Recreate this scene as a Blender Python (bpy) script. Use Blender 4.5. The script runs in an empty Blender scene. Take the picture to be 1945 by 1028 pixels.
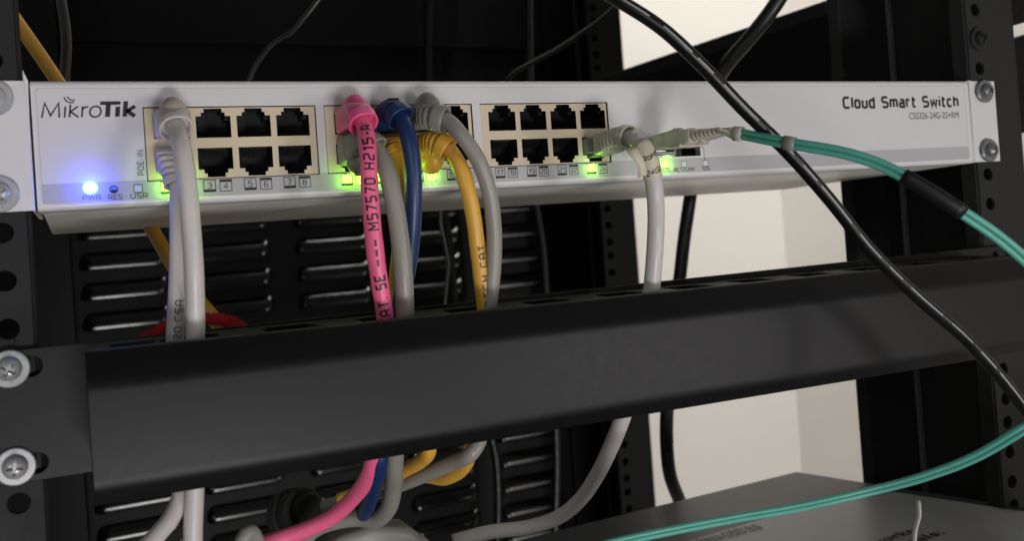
import bpy, bmesh, math, random
from mathutils import Vector, Matrix

random.seed(7)
C = bpy.context.scene.collection
sc = bpy.context.scene
S = 0.001                                    # everything below is in millimetres
PI = math.pi

# ------------------------------------------------------------------ camera
F_PX, W_PX, CX, CY = 1740.703, 1945.0, 972.5, 514.0 - 110.46
CAM = Vector((18.675, -343.054, -15.765))
RX = Vector((0.91033, -0.40781, -0.07068))
RY = Vector((-0.05868, 0.04188, -0.99740))   # image down
RZ = Vector((0.40971, 0.91211, 0.01420))     # forward
cd = bpy.data.cameras.new('camera')
cam = bpy.data.objects.new('camera', cd); C.objects.link(cam)
m3 = Matrix((RX, -RY, -RZ)).transposed()
cam.matrix_world = Matrix.Translation(CAM * S) @ m3.to_4x4()
cd.sensor_width = 36; cd.lens = 36 * F_PX / W_PX
cd.shift_y = -110.46 / W_PX
cd.clip_start = 0.01; cd.clip_end = 50
cd.dof.use_dof = True; cd.dof.focus_distance = 0.37; cd.dof.aperture_fstop = 13
sc.camera = cam

# ------------------------------------------------------------------ light
w = bpy.data.worlds.new('World'); sc.world = w; w.use_nodes = True
bg = w.node_tree.nodes['Background']
bg.inputs[0].default_value = (0.90, 0.93, 1.0, 1); bg.inputs[1].default_value = 0.085
sc.view_settings.view_transform = 'Standard'; sc.view_settings.look = 'None'
sc.view_settings.exposure = 0; sc.view_settings.gamma = 1
sc.view_settings.use_curve_mapping = False

def area(name, loc, target, sx, sy, power, col):
    l = bpy.data.lights.new(name, 'AREA'); l.shape = 'RECTANGLE'
    l.size = sx * S; l.size_y = sy * S; l.energy = power; l.color = col
    o = bpy.data.objects.new(name, l); C.objects.link(o)
    o.location = Vector(loc) * S
    o.rotation_euler = (Vector(target) - Vector(loc)).to_track_quat('-Z', 'Y').to_euler()
    return o
area('low_front_lamp', (90, -1500, -720), (200, 0, 0), 400, 240, 11.5, (1.0, 0.98, 0.97))
area('added_right_fill', (1300, -1300, -260), (400, 0, 0), 800, 600, 30.0, (1.0, 0.96, 0.95))  # unseen fill added to brighten the right of the switch face
area('added_left_fill', (-800, -1350, 150), (330, 50, -30), 700, 500, 2.8, (1.0, 0.97, 0.95))  # weak fill added at left front to lift the dark right post
cl = area('ceiling_lamp', (640, 330, 1700), (1050, 900, -150), 700, 500, 10.0, (1.0, 0.985, 0.955))
cl.data.spread = math.radians(75)

# ------------------------------------------------------------------ helpers
def ray(px, py):
    return RX * ((px - CX) / F_PX) + RY * ((py - CY) / F_PX) + RZ
def at(px, py, Y=0.0):
    d = ray(px, py); return CAM + d * ((Y - CAM.y) / d.y)
def atz(px, py, Z):
    d = ray(px, py); return CAM + d * ((Z - CAM.z) / d.z)
def atd(px, py, D):
    return CAM + ray(px, py) * D

MATS = {}
def mat(name, col, rough=0.5, metal=0.0, spec=0.5, bump=0.0, bscale=400.0, var=0.0, vscale=40.0,
        trans=0.0, emit=None, estr=0.0, coat=0.0, rvar=0.0, sss=0.0):
    if name in MATS: return MATS[name]
    m = bpy.data.materials.new(name); m.use_nodes = True
    nt = m.node_tree; b = nt.nodes['Principled BSDF']
    b.inputs['Base Color'].default_value = (*col, 1)
    b.inputs['Roughness'].default_value = rough
    b.inputs['Metallic'].default_value = metal
    b.inputs['Specular IOR Level'].default_value = spec
    b.inputs['Transmission Weight'].default_value = trans
    b.inputs['Coat Weight'].default_value = coat
    if sss:
        b.inputs['Subsurface Weight'].default_value = sss
        b.inputs['Subsurface Radius'].default_value = (1, .8, .6)
        b.inputs['Subsurface Scale'].default_value = 0.0015
    tc = nt.nodes.new('ShaderNodeTexCoord')
    if var or rvar:
        n = nt.nodes.new('ShaderNodeTexNoise'); n.inputs['Scale'].default_value = vscale
        n.inputs['Detail'].default_value = 6
        nt.links.new(tc.outputs['Object'], n.inputs['Vector'])
        if var:
            r = nt.nodes.new('ShaderNodeMapRange')
            r.inputs[1].default_value = .3; r.inputs[2].default_value = .7
            r.inputs[3].default_value = 1 - var; r.inputs[4].default_value = 1 + var
            nt.links.new(n.outputs['Fac'], r.inputs[0])
            mx = nt.nodes.new('ShaderNodeVectorMath'); mx.operation = 'SCALE'
            mx.inputs[0].default_value = col
            nt.links.new(r.outputs[0], mx.inputs['Scale'])
            nt.links.new(mx.outputs[0], b.inputs['Base Color'])
        if rvar:
            r2 = nt.nodes.new('ShaderNodeMapRange')
            r2.inputs[1].default_value = .3; r2.inputs[2].default_value = .7
            r2.inputs[3].default_value = max(0.02, rough - rvar); r2.inputs[4].default_value = min(1, rough + rvar)
            nt.links.new(n.outputs['Fac'], r2.inputs[0]); nt.links.new(r2.outputs[0], b.inputs['Roughness'])
    if bump:
        n2 = nt.nodes.new('ShaderNodeTexNoise'); n2.inputs['Scale'].default_value = bscale
        n2.inputs['Detail'].default_value = 3
        bp = nt.nodes.new('ShaderNodeBump'); bp.inputs['Strength'].default_value = bump
        bp.inputs['Distance'].default_value = 0.0003
        nt.links.new(tc.outputs['Object'], n2.inputs['Vector'])
        nt.links.new(n2.outputs['Fac'], bp.inputs['Height']); nt.links.new(bp.outputs[0], b.inputs['Normal'])
    if emit:
        b.inputs['Emission Color'].default_value = (*emit, 1); b.inputs['Emission Strength'].default_value = estr
    MATS[name] = m; return m

M_WHITE = mat('white_powder_coat', (.63, .615, .625), .42, bump=.05, bscale=1500, var=.03, vscale=25)
M_LABEL = mat('label_film', (.61, .595, .61), .33, var=.02, vscale=30)
M_STRIP = mat('grey_label_band', (.42, .41, .435), .35, var=.03, vscale=30)
M_CHASS = mat('chassis_paint', (.80, .78, .70), .40, bump=.05, bscale=1500, var=.05, vscale=20)
M_INK = mat('black_ink', (.012, .011, .013), .5)
M_GREYINK = mat('grey_ink', (.16, .16, .15), .5)
M_CREAM = mat('cream_plastic', (.60, .50, .37), .45, var=.03, vscale=60)
M_SOCK = mat('socket_black', (.008, .009, .010), .45, spec=.3)
M_PIN = mat('contact_metal', (.02, .02, .018), .45, metal=.2)
M_STEEL = mat('zinc_steel', (.42, .42, .43), .33, metal=.30, bump=.1, bscale=900, rvar=.12, vscale=300)
M_DSTEEL = mat('dull_zinc', (.20, .21, .21), .32, metal=.45, bump=.1, bscale=900, rvar=.12, vscale=300)
M_RACK = mat('black_rack_paint', (.024, .024, .024), .5, spec=.10, bump=.08, bscale=2500, rvar=.10, vscale=60)
M_PANEL = mat('black_gloss_panel', (.003, .003, .003), .17, spec=.5, rvar=.04, vscale=30)
M_MGR = mat('charcoal_powder_coat', (.0036, .0036, .0043), .42, spec=.27, bump=.13, bscale=4200, var=.10, vscale=400, rvar=.02)
M_FELT = mat('black_felt', (.012, .012, .012), .85, bump=.3, bscale=900)
M_MATT = mat('matt_black_paint', (.003, .003, .003), .5, spec=.13, bump=.1, bscale=900)
M_WALL = mat('wall_paint', (.66, .63, .58), .85, bump=.25, bscale=90, var=.03, vscale=3)
M_FLOOR = mat('floor_vinyl', (.20, .19, .18), .5, var=.1, vscale=5)
M_BLKRUB = mat('black_rubber', (.008, .008, .008), .45, spec=.3, bump=.08, bscale=500)
M_BLKWIRE = mat('black_wire_sheath', (.006, .006, .006), .33, spec=.32, rvar=.08, vscale=200)
M_DKTEXT = mat('sheath_print_grey', (.28, .28, .29), .5)

def set_props(o, label=None, cat=None, group=None, kind=None):
    if label: o['label'] = label
    if cat: o['category'] = cat
    if group: o['group'] = group
    if kind: o['kind'] = kind

ORG = {}
def thing(name, loc, label, cat, group=None):
    o = bpy.data.objects.new(name, None); C.objects.link(o)
    o.empty_display_size = .01
    o.location = Vector(loc) * S; ORG[o.name] = Vector(loc)
    set_props(o, label, cat, group); return o

def obj(name, bm, m, parent=None, smooth=False, bevel=0, seg=2, origin=None, autosmooth=None):
    """link a bmesh written in world millimetres as one mesh object"""
    org = ORG[parent.name] if parent else (Vector(origin) if origin is not None else Vector((0, 0, 0)))
    bmesh.ops.translate(bm, verts=bm.verts, vec=-org)
    bmesh.ops.scale(bm, verts=bm.verts, vec=(S, S, S))
    me = bpy.data.meshes.new(name); bm.to_mesh(me); bm.free()
    ms = m if isinstance(m, (list, tuple)) else [m]
    for x in ms: me.materials.append(x)
    if smooth:
        for p in me.polygons: p.use_smooth = True
    o = bpy.data.objects.new(name, me); C.objects.link(o)
    if parent:
        o.parent = parent; ORG[o.name] = org
    else:
        o.location = org * S; ORG[o.name] = org
    if bevel:
        bv = o.modifiers.new('bevel', 'BEVEL'); bv.width = bevel * S; bv.segments = seg
        bv.limit_method = 'ANGLE'; bv.angle_limit = math.radians(40); bv.harden_normals = False
    return o

def box(bm, x0, x1, y0, y1, z0, z1, mi=0):
    v = [bm.verts.new((x, y, z)) for x in (x0, x1) for y in (y0, y1) for z in (z0, z1)]
    for f in ((0, 1, 3, 2), (4, 6, 7, 5), (0, 4, 5, 1), (2, 3, 7, 6), (0, 2, 6, 4), (1, 5, 7, 3)):
        fc = bm.faces.new([v[i] for i in f]); fc.material_index = mi
    return v

def loft(bm, rings, cap0=True, cap1=True, closed=True, mi=0):
    vr = [[bm.verts.new(p) for p in r] for r in rings]
    n = len(vr[0])
    for a, b in zip(vr, vr[1:]):
        for i in range(n if closed else n - 1):
            j = (i + 1) % n
            f = bm.faces.new((a[i], a[j], b[j], b[i])); f.material_index = mi; f.smooth = True
    if cap0: bm.faces.new(list(reversed(vr[0]))).material_index = mi
    if cap1: bm.faces.new(vr[-1]).material_index = mi
    bmesh.ops.recalc_face_normals(bm, faces=bm.faces)
    return vr

def spline(pts, step=2.0):
    """dense Catmull-Rom through the points"""
    P = [Vector(p) for p in pts]
    P = [P[0] * 2 - P[1]] + P + [P[-1] * 2 - P[-2]]
    out = []
    for i in range(1, len(P) - 2):
        p0, p1, p2, p3 = P[i - 1:i + 3]
        t0 = 0; t1 = max(1e-3, (p1 - p0).length ** .5); t2 = t1 + max(1e-3, (p2 - p1).length ** .5)
        t3 = t2 + max(1e-3, (p3 - p2).length ** .5)
        n = max(2, int((p2 - p1).length / step))
        for k in range(n):
            t = t1 + (t2 - t1) * k / n
            a1 = p0 * ((t1 - t) / (t1 - t0)) + p1 * ((t - t0) / (t1 - t0))
            a2 = p1 * ((t2 - t) / (t2 - t1)) + p2 * ((t - t1) / (t2 - t1))
            a3 = p2 * ((t3 - t) / (t3 - t2)) + p3 * ((t - t2) / (t3 - t2))
            b1 = a1 * ((t2 - t) / (t2 - t0)) + a2 * ((t - t0) / (t2 - t0))
            b2 = a2 * ((t3 - t) / (t3 - t1)) + a3 * ((t - t1) / (t3 - t1))
            out.append(b1 * ((t2 - t) / (t2 - t1)) + b2 * ((t - t1) / (t2 - t1)))
    out.append(P[-2]); return out

def frames(path, ref=Vector((0, -1, 0))):
    T = []
    for i in range(len(path)):
        a = path[max(0, i - 1)]; b = path[min(len(path) - 1, i + 1)]
        T.append((b - a).normalized())
    n = (ref - T[0] * ref.dot(T[0]))
    if n.length < 1e-3: n = Vector((1, 0, 0)) - T[0] * T[0].x
    n.normalize(); F = []
    for t in T:
        n = (n - t * n.dot(t)).normalized()
        F.append((t, n.copy(), t.cross(n)))
    return F

def tube(bm, path, r, seg=18, squash=1.0, wob=0.0, mi=0, ref=Vector((0, -1, 0))):
    F = frames(path, ref); rings = []
    ph = random.random() * 6
    for i, (p, (t, n, b)) in enumerate(zip(path, F)):
        rr = r(i / (len(path) - 1)) if callable(r) else r
        tw = wob * math.sin(i * .55 + ph) + wob * .6 * math.sin(i * .23 + ph * 2)
        ring = []
        for k in range(seg):
            a = 2 * PI * k / seg
            q = rr * (1 + tw * math.cos(2 * a + i * .3))
            ring.append(p + n * (math.cos(a) * q) + b * (math.sin(a) * q * squash))
        rings.append(ring)
    loft(bm, rings, mi=mi)
    return F

def cylinder(bm, c, axis, r, h, seg=32, mi=0, rtop=None):
    axis = Vector(axis).normalized(); u = axis.orthogonal().normalized(); v = axis.cross(u)
    c = Vector(c); rt = r if rtop is None else rtop
    rings = [[c + axis * (h * t) + u * (math.cos(2 * PI * k / seg) * q) + v * (math.sin(2 * PI * k / seg) * q)
              for k in range(seg)] for t, q in ((0, r), (1, rt))]
    loft(bm, rings, mi=mi)

def ellipsoid(bm, c, rx, ry, rz, mi=0, seg=24, rows=12):
    r = bmesh.ops.create_uvsphere(bm, u_segments=seg, v_segments=rows, radius=1)
    for v in r['verts']:
        v.co = Vector((v.co.x * rx, v.co.y * ry, v.co.z * rz)) + Vector(c)
    for f in {f for v in r['verts'] for f in v.link_faces}: f.smooth = True; f.material_index = mi

def rrect(hw, hh, rad, n=6):
    pts = []
    rad = min(rad, hw, hh)
    for cx, cz, a0 in ((hw - rad, hh - rad, 0), (-hw + rad, hh - rad, PI / 2), (-hw + rad, -hh + rad, PI), (hw - rad, -hh + rad, 1.5 * PI)):
        for k in range(n):
            a = a0 + PI / 2 * k / (n - 1)
            pts.append((cx + rad * math.cos(a), cz + rad * math.sin(a)))
    return pts

# ------------------------------------------------------------------ stroke lettering
G = {
 'A': (.75, [[(0, 0), (0, .8), (.18, 1), (.57, 1), (.75, .8), (.75, 0)], [(0, .4), (.75, .4)]]),
 'C': (.72, [[(.72, 1), (.16, 1), (0, .84), (0, .16), (.16, 0), (.72, 0)]]),
 'D': (.75, [[(0, 0), (0, 1), (.55, 1), (.75, .8), (.75, .2), (.55, 0), (0, 0)]]),
 'E': (.68, [[(.68, 1), (0, 1), (0, 0), (.68, 0)], [(0, .5), (.55, .5)]]),
 'F': (.65, [[(.65, 1), (0, 1), (0, 0)], [(0, .5), (.55, .5)]]),
 'G': (.75, [[(.75, 1), (.16, 1), (0, .84), (0, .16), (.16, 0), (.75, 0), (.75, .5), (.4, .5)]]),
 'H': (.72, [[(0, 0), (0, 1)], [(.72, 0), (.72, 1)], [(0, .5), (.72, .5)]]),
 'I': (.0, [[(0, 0), (0, 1)]]),
 'K': (.7, [[(0, 0), (0, 1)], [(.7, 1), (.05, .5), (.7, 0)]]),
 'L': (.62, [[(0, 1), (0, 0), (.62, 0)]]),
 'M': (.9, [[(0, 0), (0, 1), (.45, .35), (.9, 1), (.9, 0)]]),
 'N': (.75, [[(0, 0), (0, 1), (.75, 0), (.75, 1)]]),
 'O': (.78, [[(.4, 0), (.16, 0), (0, .16), (0, .84), (.16, 1), (.62, 1), (.78, .84), (.78, .16), (.62, 0), (.4, 0)]]),
 'P': (.7, [[(0, 0), (0, 1), (.55, 1), (.7, .85), (.7, .55), (.55, .42), (0, .42)]]),
 'R': (.72, [[(0, 0), (0, 1), (.56, 1), (.72, .85), (.72, .58), (.56, .45), (0, .45)], [(.35, .45), (.72, 0)]]),
 'S': (.72, [[(.72, 1), (.14, 1), (0, .86), (0, .62), (.12, .52), (.6, .48), (.72, .38), (.72, .14), (.58, 0), (0, 0)]]),
 'T': (.72, [[(0, 1), (.72, 1)], [(.36, 1), (.36, 0)]]),
 'U': (.75, [[(0, 1), (0, .16), (.16, 0), (.59, 0), (.75, .16), (.75, 1)]]),
 'W': (1.1, [[(0, 1), (.22, 0), (.55, .9), (.88, 0), (1.1, 1)]]),
 'c': (.55, [[(.55, .72), (.12, .72), (0, .6), (0, .12), (.12, 0), (.55, 0)]]),
 'l': (.0, [[(0, 1.02), (0, 0)]]),
 'o': (.58, [[(.3, 0), (.12, 0), (0, .12), (0, .6), (.12, .72), (.46, .72), (.58, .6), (.58, .12), (.46, 0), (.3, 0)]]),
 'u': (.56, [[(0, .72), (0, .12), (.12, 0), (.56, 0)], [(.56, .72), (.56, 0)]]),
 'd': (.57, [[(.57, 1.02), (.57, 0), (.12, 0), (0, .12), (0, .6), (.12, .72), (.57, .72)]]),
 'm': (.9, [[(0, 0), (0, .72), (.78, .72), (.9, .6), (.9, 0)], [(.45, .72), (.45, 0)]]),
 'a': (.56, [[(.05, .72), (.44, .72), (.56, .6), (.56, 0), (.1, 0), (0, .1), (0, .3), (.1, .4), (.56, .4)]]),
 'r': (.4, [[(0, 0), (0, .72), (.4, .72)]]),
 't': (.4, [[(.1, 1), (.1, .1), (.2, 0), (.42, 0)], [(-.05, .72), (.42, .72)]]),
 'w': (.86, [[(0, .72), (.16, 0), (.43, .6), (.7, 0), (.86, .72)]]),
 'i': (.0, [[(0, .72), (0, 0)], [(0, .92), (0, 1.04)]]),
 'h': (.56, [[(0, 1.02), (0, 0)], [(0, .72), (.44, .72), (.56, .6), (.56, 0)]]),
 'k': (.5, [[(0, 1.02), (0, 0)], [(.5, .72), (.05, .35), (.5, 0)]]),
 's': (.5, [[(.5, .72), (.1, .72), (0, .62), (0, .46), (.1, .38), (.4, .34), (.5, .26), (.5, .1), (.4, 0), (0, 0)]]),
 'n': (.56, [[(0, 0), (0, .72), (.44, .72), (.56, .6), (.56, 0)]]),
 'e': (.56, [[(.52, 0), (.12, 0), (0, .12), (0, .6), (.12, .72), (.44, .72), (.56, .6), (.56, .36), (0, .36)]]),
 '0': (.68, [[(.35, 0), (.14, 0), (0, .14), (0, .86), (.14, 1), (.54, 1), (.68, .86), (.68, .14), (.54, 0), (.35, 0)]]),
 '1': (.3, [[(0, .8), (.3, 1), (.3, 0)]]),
 '2': (.68, [[(0, 1), (.54, 1), (.68, .86), (.68, .62), (.56, .52), (.12, .46), (0, .36), (0, 0), (.68, 0)]]),
 '3': (.68, [[(0, 1), (.54, 1), (.68, .88), (.68, .6), (.58, .5), (.2, .5)], [(.58, .5), (.68, .4), (.68, .12), (.54, 0), (0, 0)]]),
 '4': (.72, [[(.52, 0), (.52, 1), (0, .3), (.72, .3)]]),
 '5': (.68, [[(.66, 1), (.02, 1), (.02, .56), (.54, .56), (.68, .44), (.68, .12), (.54, 0), (0, 0)]]),
 '6': (.68, [[(.62, 1), (.14, 1), (0, .86), (0, .14), (.14, 0), (.54, 0), (.68, .14), (.68, .42), (.54, .54), (0, .54)]]),
 '7': (.66, [[(0, 1), (.66, 1), (.24, 0)]]),
 '8': (.68, [[(.14, .52), (0, .64), (0, .88), (.12, 1), (.56, 1), (.68, .88), (.68, .64), (.54, .52), (.14, .52), (0, .38), (0, .12), (.12, 0), (.56, 0), (.68, .12), (.68, .38), (.54, .52)]]),
 '9': (.68, [[(.06, 0), (.54, 0), (.68, .14), (.68, .86), (.54, 1), (.14, 1), (0, .86), (0, .58), (.14, .46), (.68, .46)]]),
 '-': (.4, [[(0, .46), (.4, .46)]]), '_': (.85, [[(0, .46), (.85, .46)]]),
 '+': (.5, [[(0, .46), (.5, .46)], [(.25, .22), (.25, .7)]]),
 '.': (.0, [[(0, 0), (0, .12)]]), ':': (.0, [[(0, 0), (0, .12)], [(0, .5), (0, .62)]]),
 '/': (.5, [[(0, -.05), (.5, 1.05)]]), ' ': (.35, []),
}
def stroke_quads(pl, wd):
    """2-D quads of one polyline with mitred joints"""
    n = len(pl); L = []; R = []
    for i in range(n):
        p = Vector(pl[i])
        d0 = (p - Vector(pl[i - 1])).normalized() if i else None
        d1 = (Vector(pl[i + 1]) - p).normalized() if i < n - 1 else None
        closed = (Vector(pl[0]) - Vector(pl[-1])).length < 1e-6
        if closed and i == 0: d0 = (p - Vector(pl[-2])).normalized()
        if closed and i == n - 1: d1 = (Vector(pl[1]) - p).normalized()
        d0 = d0 or d1; d1 = d1 or d0
        n0 = Vector((-d0.y, d0.x)); n1 = Vector((-d1.y, d1.x)); mm = n0 + n1
        if mm.length < .3: mm = n0
        mm.normalize(); k = wd / 2 / max(.45, mm.dot(n0))
        e = Vector((0, 0))
        L.append(p + mm * k); R.append(p - mm * k)
    return [(L[i], R[i], R[i + 1], L[i + 1]) for i in range(n - 1)]

def text_quads(txt, h, stroke=.14, xs=1.0, gap=.28, shear=0.0):
    """quads (2-D, mm) of a line of text, baseline at y=0, and its width"""
    Q = []; x = 0
    for ch in txt:
        wd, pls = G[ch]
        for pl in pls:
            pp = [(x + px * xs, py) for px, py in pl]
            for q in stroke_quads(pp, stroke):
                Q.append([(v.x * h + v.y * h * shear, v.y * h) for v in q])
        x += wd * xs + gap
    return Q, (x - gap) * h

def add_quads(bm, Q, fn, mi=0):
    for q in Q:
        vs = [bm.verts.new(fn(a, b)) for a, b in q]
        try: bm.faces.new(vs).material_index = mi
        except ValueError: pass

def font_mesh(bm, txt, height, width, fn, weight=0.0):
    """a line in Blender's built-in typeface, cap height and width in mm, mapped through fn(x, y)"""
    cu = bpy.data.curves.new('text_tmp', 'FONT'); cu.body = txt; cu.size = 1; cu.offset = weight
    cu.resolution_u = 4
    o = bpy.data.objects.new('text_tmp', cu); C.objects.link(o)
    dg = bpy.context.evaluated_depsgraph_get(); dg.update()
    me = bpy.data.meshes.new_from_object(o.evaluated_get(dg)); bpy.data.objects.remove(o)
    xs_ = [v.co.x for v in me.vertices]; x0 = min(xs_); k = width / (max(xs_) - x0)
    ky = height / max(v.co.y for v in me.vertices)
    vs = [bm.verts.new(fn((v.co.x - x0) * k, v.co.y * ky)) for v in me.vertices]
    for p in me.polygons:
        try: bm.faces.new([vs[i] for i in p.vertices])
        except ValueError: pass
    bpy.data.meshes.remove(me)

def face_text(bm, txt, x, z, h, stroke=.14, xs=1.0, gap=.28, width=None, y=-.12, align='l', shear=0, vertical=False):
    Q, wd = text_quads(txt, h, stroke, xs, gap, shear)
    k = (width / wd) if width else 1.0
    wd *= k
    off = {'l': 0, 'c': -wd / 2, 'r': -wd}[align]
    if vertical: fn = lambda a, b: Vector((x - b, y, z + a * k + off))
    else: fn = lambda a, b: Vector((x + a * k + off, y, z + b))
    add_quads(bm, Q, fn)

# ------------------------------------------------------------------ setting: walls and floor of the room
def wall(name, x0, x1, y0, y1, z0, z1, m):
    bm = bmesh.new(); box(bm, x0, x1, y0, y1, z0, z1)
    o = obj(name, bm, m); o['kind'] = 'structure'; return o
wall('wall_back', -2500, 1105, 925, 985, -1200, 2200, M_WALL)
wall('wall_right', 1105, 1165, -2600, 985, -1200, 2200, M_WALL)
wall('floor', -2500, 1165, -2600, 985, -1260, -1200, M_FLOOR)

# ------------------------------------------------------------------ the rack
def hole_rows(z0, z1):
    zs = []
    for u in range(-12, 10):
        for o in (6.35, 22.225, 38.1):
            z = u * 44.45 + o
            if z0 + 6 < z < z1 - 6: zs.append(z)
    return sorted(zs)

def plate_cell(bm, u0, u1, a, b, hole, fn, per=6):
    """rectangle with a hole: boundary points evenly spaced per side so neighbouring cells weld"""
    outer = [(u1, a + (b - a) * k / per) for k in range(per)] + [(u1 + (u0 - u1) * k / per, b) for k in range(per)] + \
            [(u0, b + (a - b) * k / per) for k in range(per)] + [(u0 + (u1 - u0) * k / per, a) for k in range(per)]
    n = per * 4
    inner = [hole(2 * PI * (k / n) - PI / 4) for k in range(n)]
    vo = [bm.verts.new(fn(*p)) for p in outer]; vi = [bm.verts.new(fn(*p)) for p in inner]
    for k in range(n):
        j = (k + 1) % n
        bm.faces.new((vo[k], vo[j], vi[j], vi[k]))

def holed_plate(bm, u0, u1, uc, z0, z1, r, fn):
    """sheet with one row of round holes; fn(u,z) -> point"""
    zs = hole_rows(z0, z1)
    br = [z0] + [(a + b) / 2 for a, b in zip(zs, zs[1:])] + [z1]
    for zc, a, b in zip(zs, br, br[1:]):
        plate_cell(bm, u0, u1, a, b, lambda t: (uc + r * math.cos(t), zc + r * math.sin(t)), fn)

def upright(parent, side, yf):
    """C-channel post: front flange, outer web, rear flange, all with holes; side -1 left, +1 right"""
    xi, xo = (-3.5, -41.0) if side < 0 else (446.5, 483.0)
    z0, z1 = -470, 330
    bm = bmesh.new()
    hc = -11 if side < 0 else 454
    u0, u1 = min(xi, xo), max(xi, xo)
    xr_ = -9.5 if side < 0 and yf < 100 else xi
    def plain(y, w1=u1): bm.faces.new([bm.verts.new(p) for p in ((u0, y, z0), (w1, y, z0), (w1, y, z1), (u0, y, z1))])
    if side < 0 and yf > 100: plain(yf)
    else: holed_plate(bm, u0, u1, hc, z0, z1, 3.4, lambda u, z: Vector((u, yf, z)))
    if side < 0: plain(yf + 98, xr_)
    else: holed_plate(bm, u0, u1, hc, z0, z1, 2.6, lambda u, z: Vector((u, yf + 98, z)))
    bm.faces.new([bm.verts.new(p) for p in ((xo, yf, z0), (xo, yf + 98, z0), (xo, yf + 98, z1), (xo, yf, z1))])
    # returned lips on the inner edges of both flanges and a rib on the web
    for ya, yb, xe in ((yf, yf + 9, xi), (yf + 98, yf + 89, xr_)):
        v = [bm.verts.new(p) for p in ((xe, ya, z0), (xe, ya, z1), (xe, yb, z1), (xe, yb, z0))]
        bm.faces.new(v)
    bmesh.ops.remove_doubles(bm, verts=bm.verts, dist=.01)
    bmesh.ops.recalc_face_normals(bm, faces=bm.faces)
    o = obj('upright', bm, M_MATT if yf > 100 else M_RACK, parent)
    so = o.modifiers.new('sheet', 'SOLIDIFY'); so.thickness = 2.0 * S; so.offset = 0
    bv = o.modifiers.new('edge', 'BEVEL'); bv.width = .5 * S; bv.segments = 2; bv.limit_method = 'ANGLE'; bv.angle_limit = math.radians(50)
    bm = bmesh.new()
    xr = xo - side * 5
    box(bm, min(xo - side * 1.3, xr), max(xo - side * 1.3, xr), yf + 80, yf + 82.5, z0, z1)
    obj('web_rib', bm, mat('rib_highlight_grey', (.10, .10, .10), .35) if side > 0 and yf < 100 else M_RACK, o, bevel=.6)  # front right rib in pale grey: an edge highlight painted in as colour
    return o

rack = thing('equipment_rack', (221, 250, -470), 'black steel equipment rack with punched posts and a louvred back panel', 'rack')
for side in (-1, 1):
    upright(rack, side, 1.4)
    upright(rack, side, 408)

# louvred back panel: glossy sheet with pressed louvres in columns
def louvre(bm, x0, x1, z, y):
    """pressed louvre: sloping hood, narrow glossy lip tilted slightly down, curled up at the right end"""
    prof = [(0, 13), (-3.2, 10.5), (-6.0, 6.5), (-7.08, 3.6), (-7.2, 2.5), (-7.25, 1.5), (-7.2, .5), (-7.08, -.5), (-6.9, -1.6), (-6.0, -2.3), (0, -2.6)]
    rings = []
    L = x1 - x0
    for i in range(33):
        t = i / 32; x = x0 + L * t
        e = min(t, 1 - t) * L
        k = math.sqrt(max(0.0, 1 - (1 - min(1, e / 8)) ** 2))
        lift = 7.0 * max(0, 1 - (1 - t) * L / 9) ** 2
        rings.append([Vector((x, y + a * k, z + b * (.25 + .75 * k) + lift)) for a, b in prof])
    loft(bm, rings, cap0=False, cap1=False, closed=False, mi=1)
bm = bmesh.new()
box(bm, -45, 489, 506, 508, -470, 330)
box(bm, -45, 489, 500, 505.5, 164, 330)
for cx in (0, 88, 180, 273, 365):
    for k in range(-1, 16):
        z = -1 - 25.4 * k
        louvre(bm, cx, cx + 70, z, 506.2)
obj('back_panel', bm, [M_MATT, M_PANEL], rack, bevel=0)

# sloping brace at the right side of the rack, above the switch
def slab(bm, quad, thick):
    q = [Vector(p) for p in quad]
    nrm = (q[1] - q[0]).cross(q[3] - q[0]).normalized()
    if nrm.y < 0: nrm = -nrm
    a = [bm.verts.new(p) for p in q]; b = [bm.verts.new(p + nrm * thick) for p in q]
    bm.faces.new(a); bm.faces.new(list(reversed(b)))
    for i in range(4):
        j = (i + 1) % 4; bm.faces.new((a[j], a[i], b[i], b[j]))
    bmesh.ops.recalc_face_normals(bm, faces=bm.faces)
bm = bmesh.new()
slab(bm, [at(1150, 167, 330), at(1640, 3, 150), at(1640, 162, 150), at(1220, 178, 330)], 12)
obj('side_brace', bm, M_MATT, rack, bevel=1.5)
bm = bmesh.new()
slab(bm, [at(1885, 86, 40), at(2120, 16, 40), at(2120, 225, 40), at(1885, 262, 40)], 25)
o = obj('steel_beam', bm, M_MATT, origin=at(1940, 170, 50), bevel=1.5)
set_props(o, 'thick black steel beam beside the right post, just below a narrow gap of white wall', 'beam', 'steel beams beside the rack')
bm = bmesh.new()
slab(bm, [at(1885, -90, 40), at(2120, -160, 40), at(2120, -8, 40), at(1885, 60, 40)], 25)
o = obj('steel_beam', bm, M_MATT, origin=at(1940, 0, 50), bevel=1.5)
set_props(o, 'black steel beam in the top right corner, above the narrow gap of white wall', 'beam', 'steel beams beside the rack')

# ------------------------------------------------------------------ the switch
sw = thing('network_switch', (221, 70, 0), 'white rack mounted network switch with rows of ethernet sockets and glowing green and blue lights', 'network switch')

COLS = [43.7, 57.9, 72.1, 86.3, 107.9, 122.1, 136.3, 150.5, 171.6, 185.8, 200.0, 214.2]
BLOCKS = [(34.8, 94.6), (98.4, 158.0), (162.2, 221.2)]
BZ0, BZ1 = 8.8, 34.3
CAGES = [(232.5, 247.5), (253.5, 268.2)]
CZ0, CZ1 = 9.4, 18.6

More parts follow.
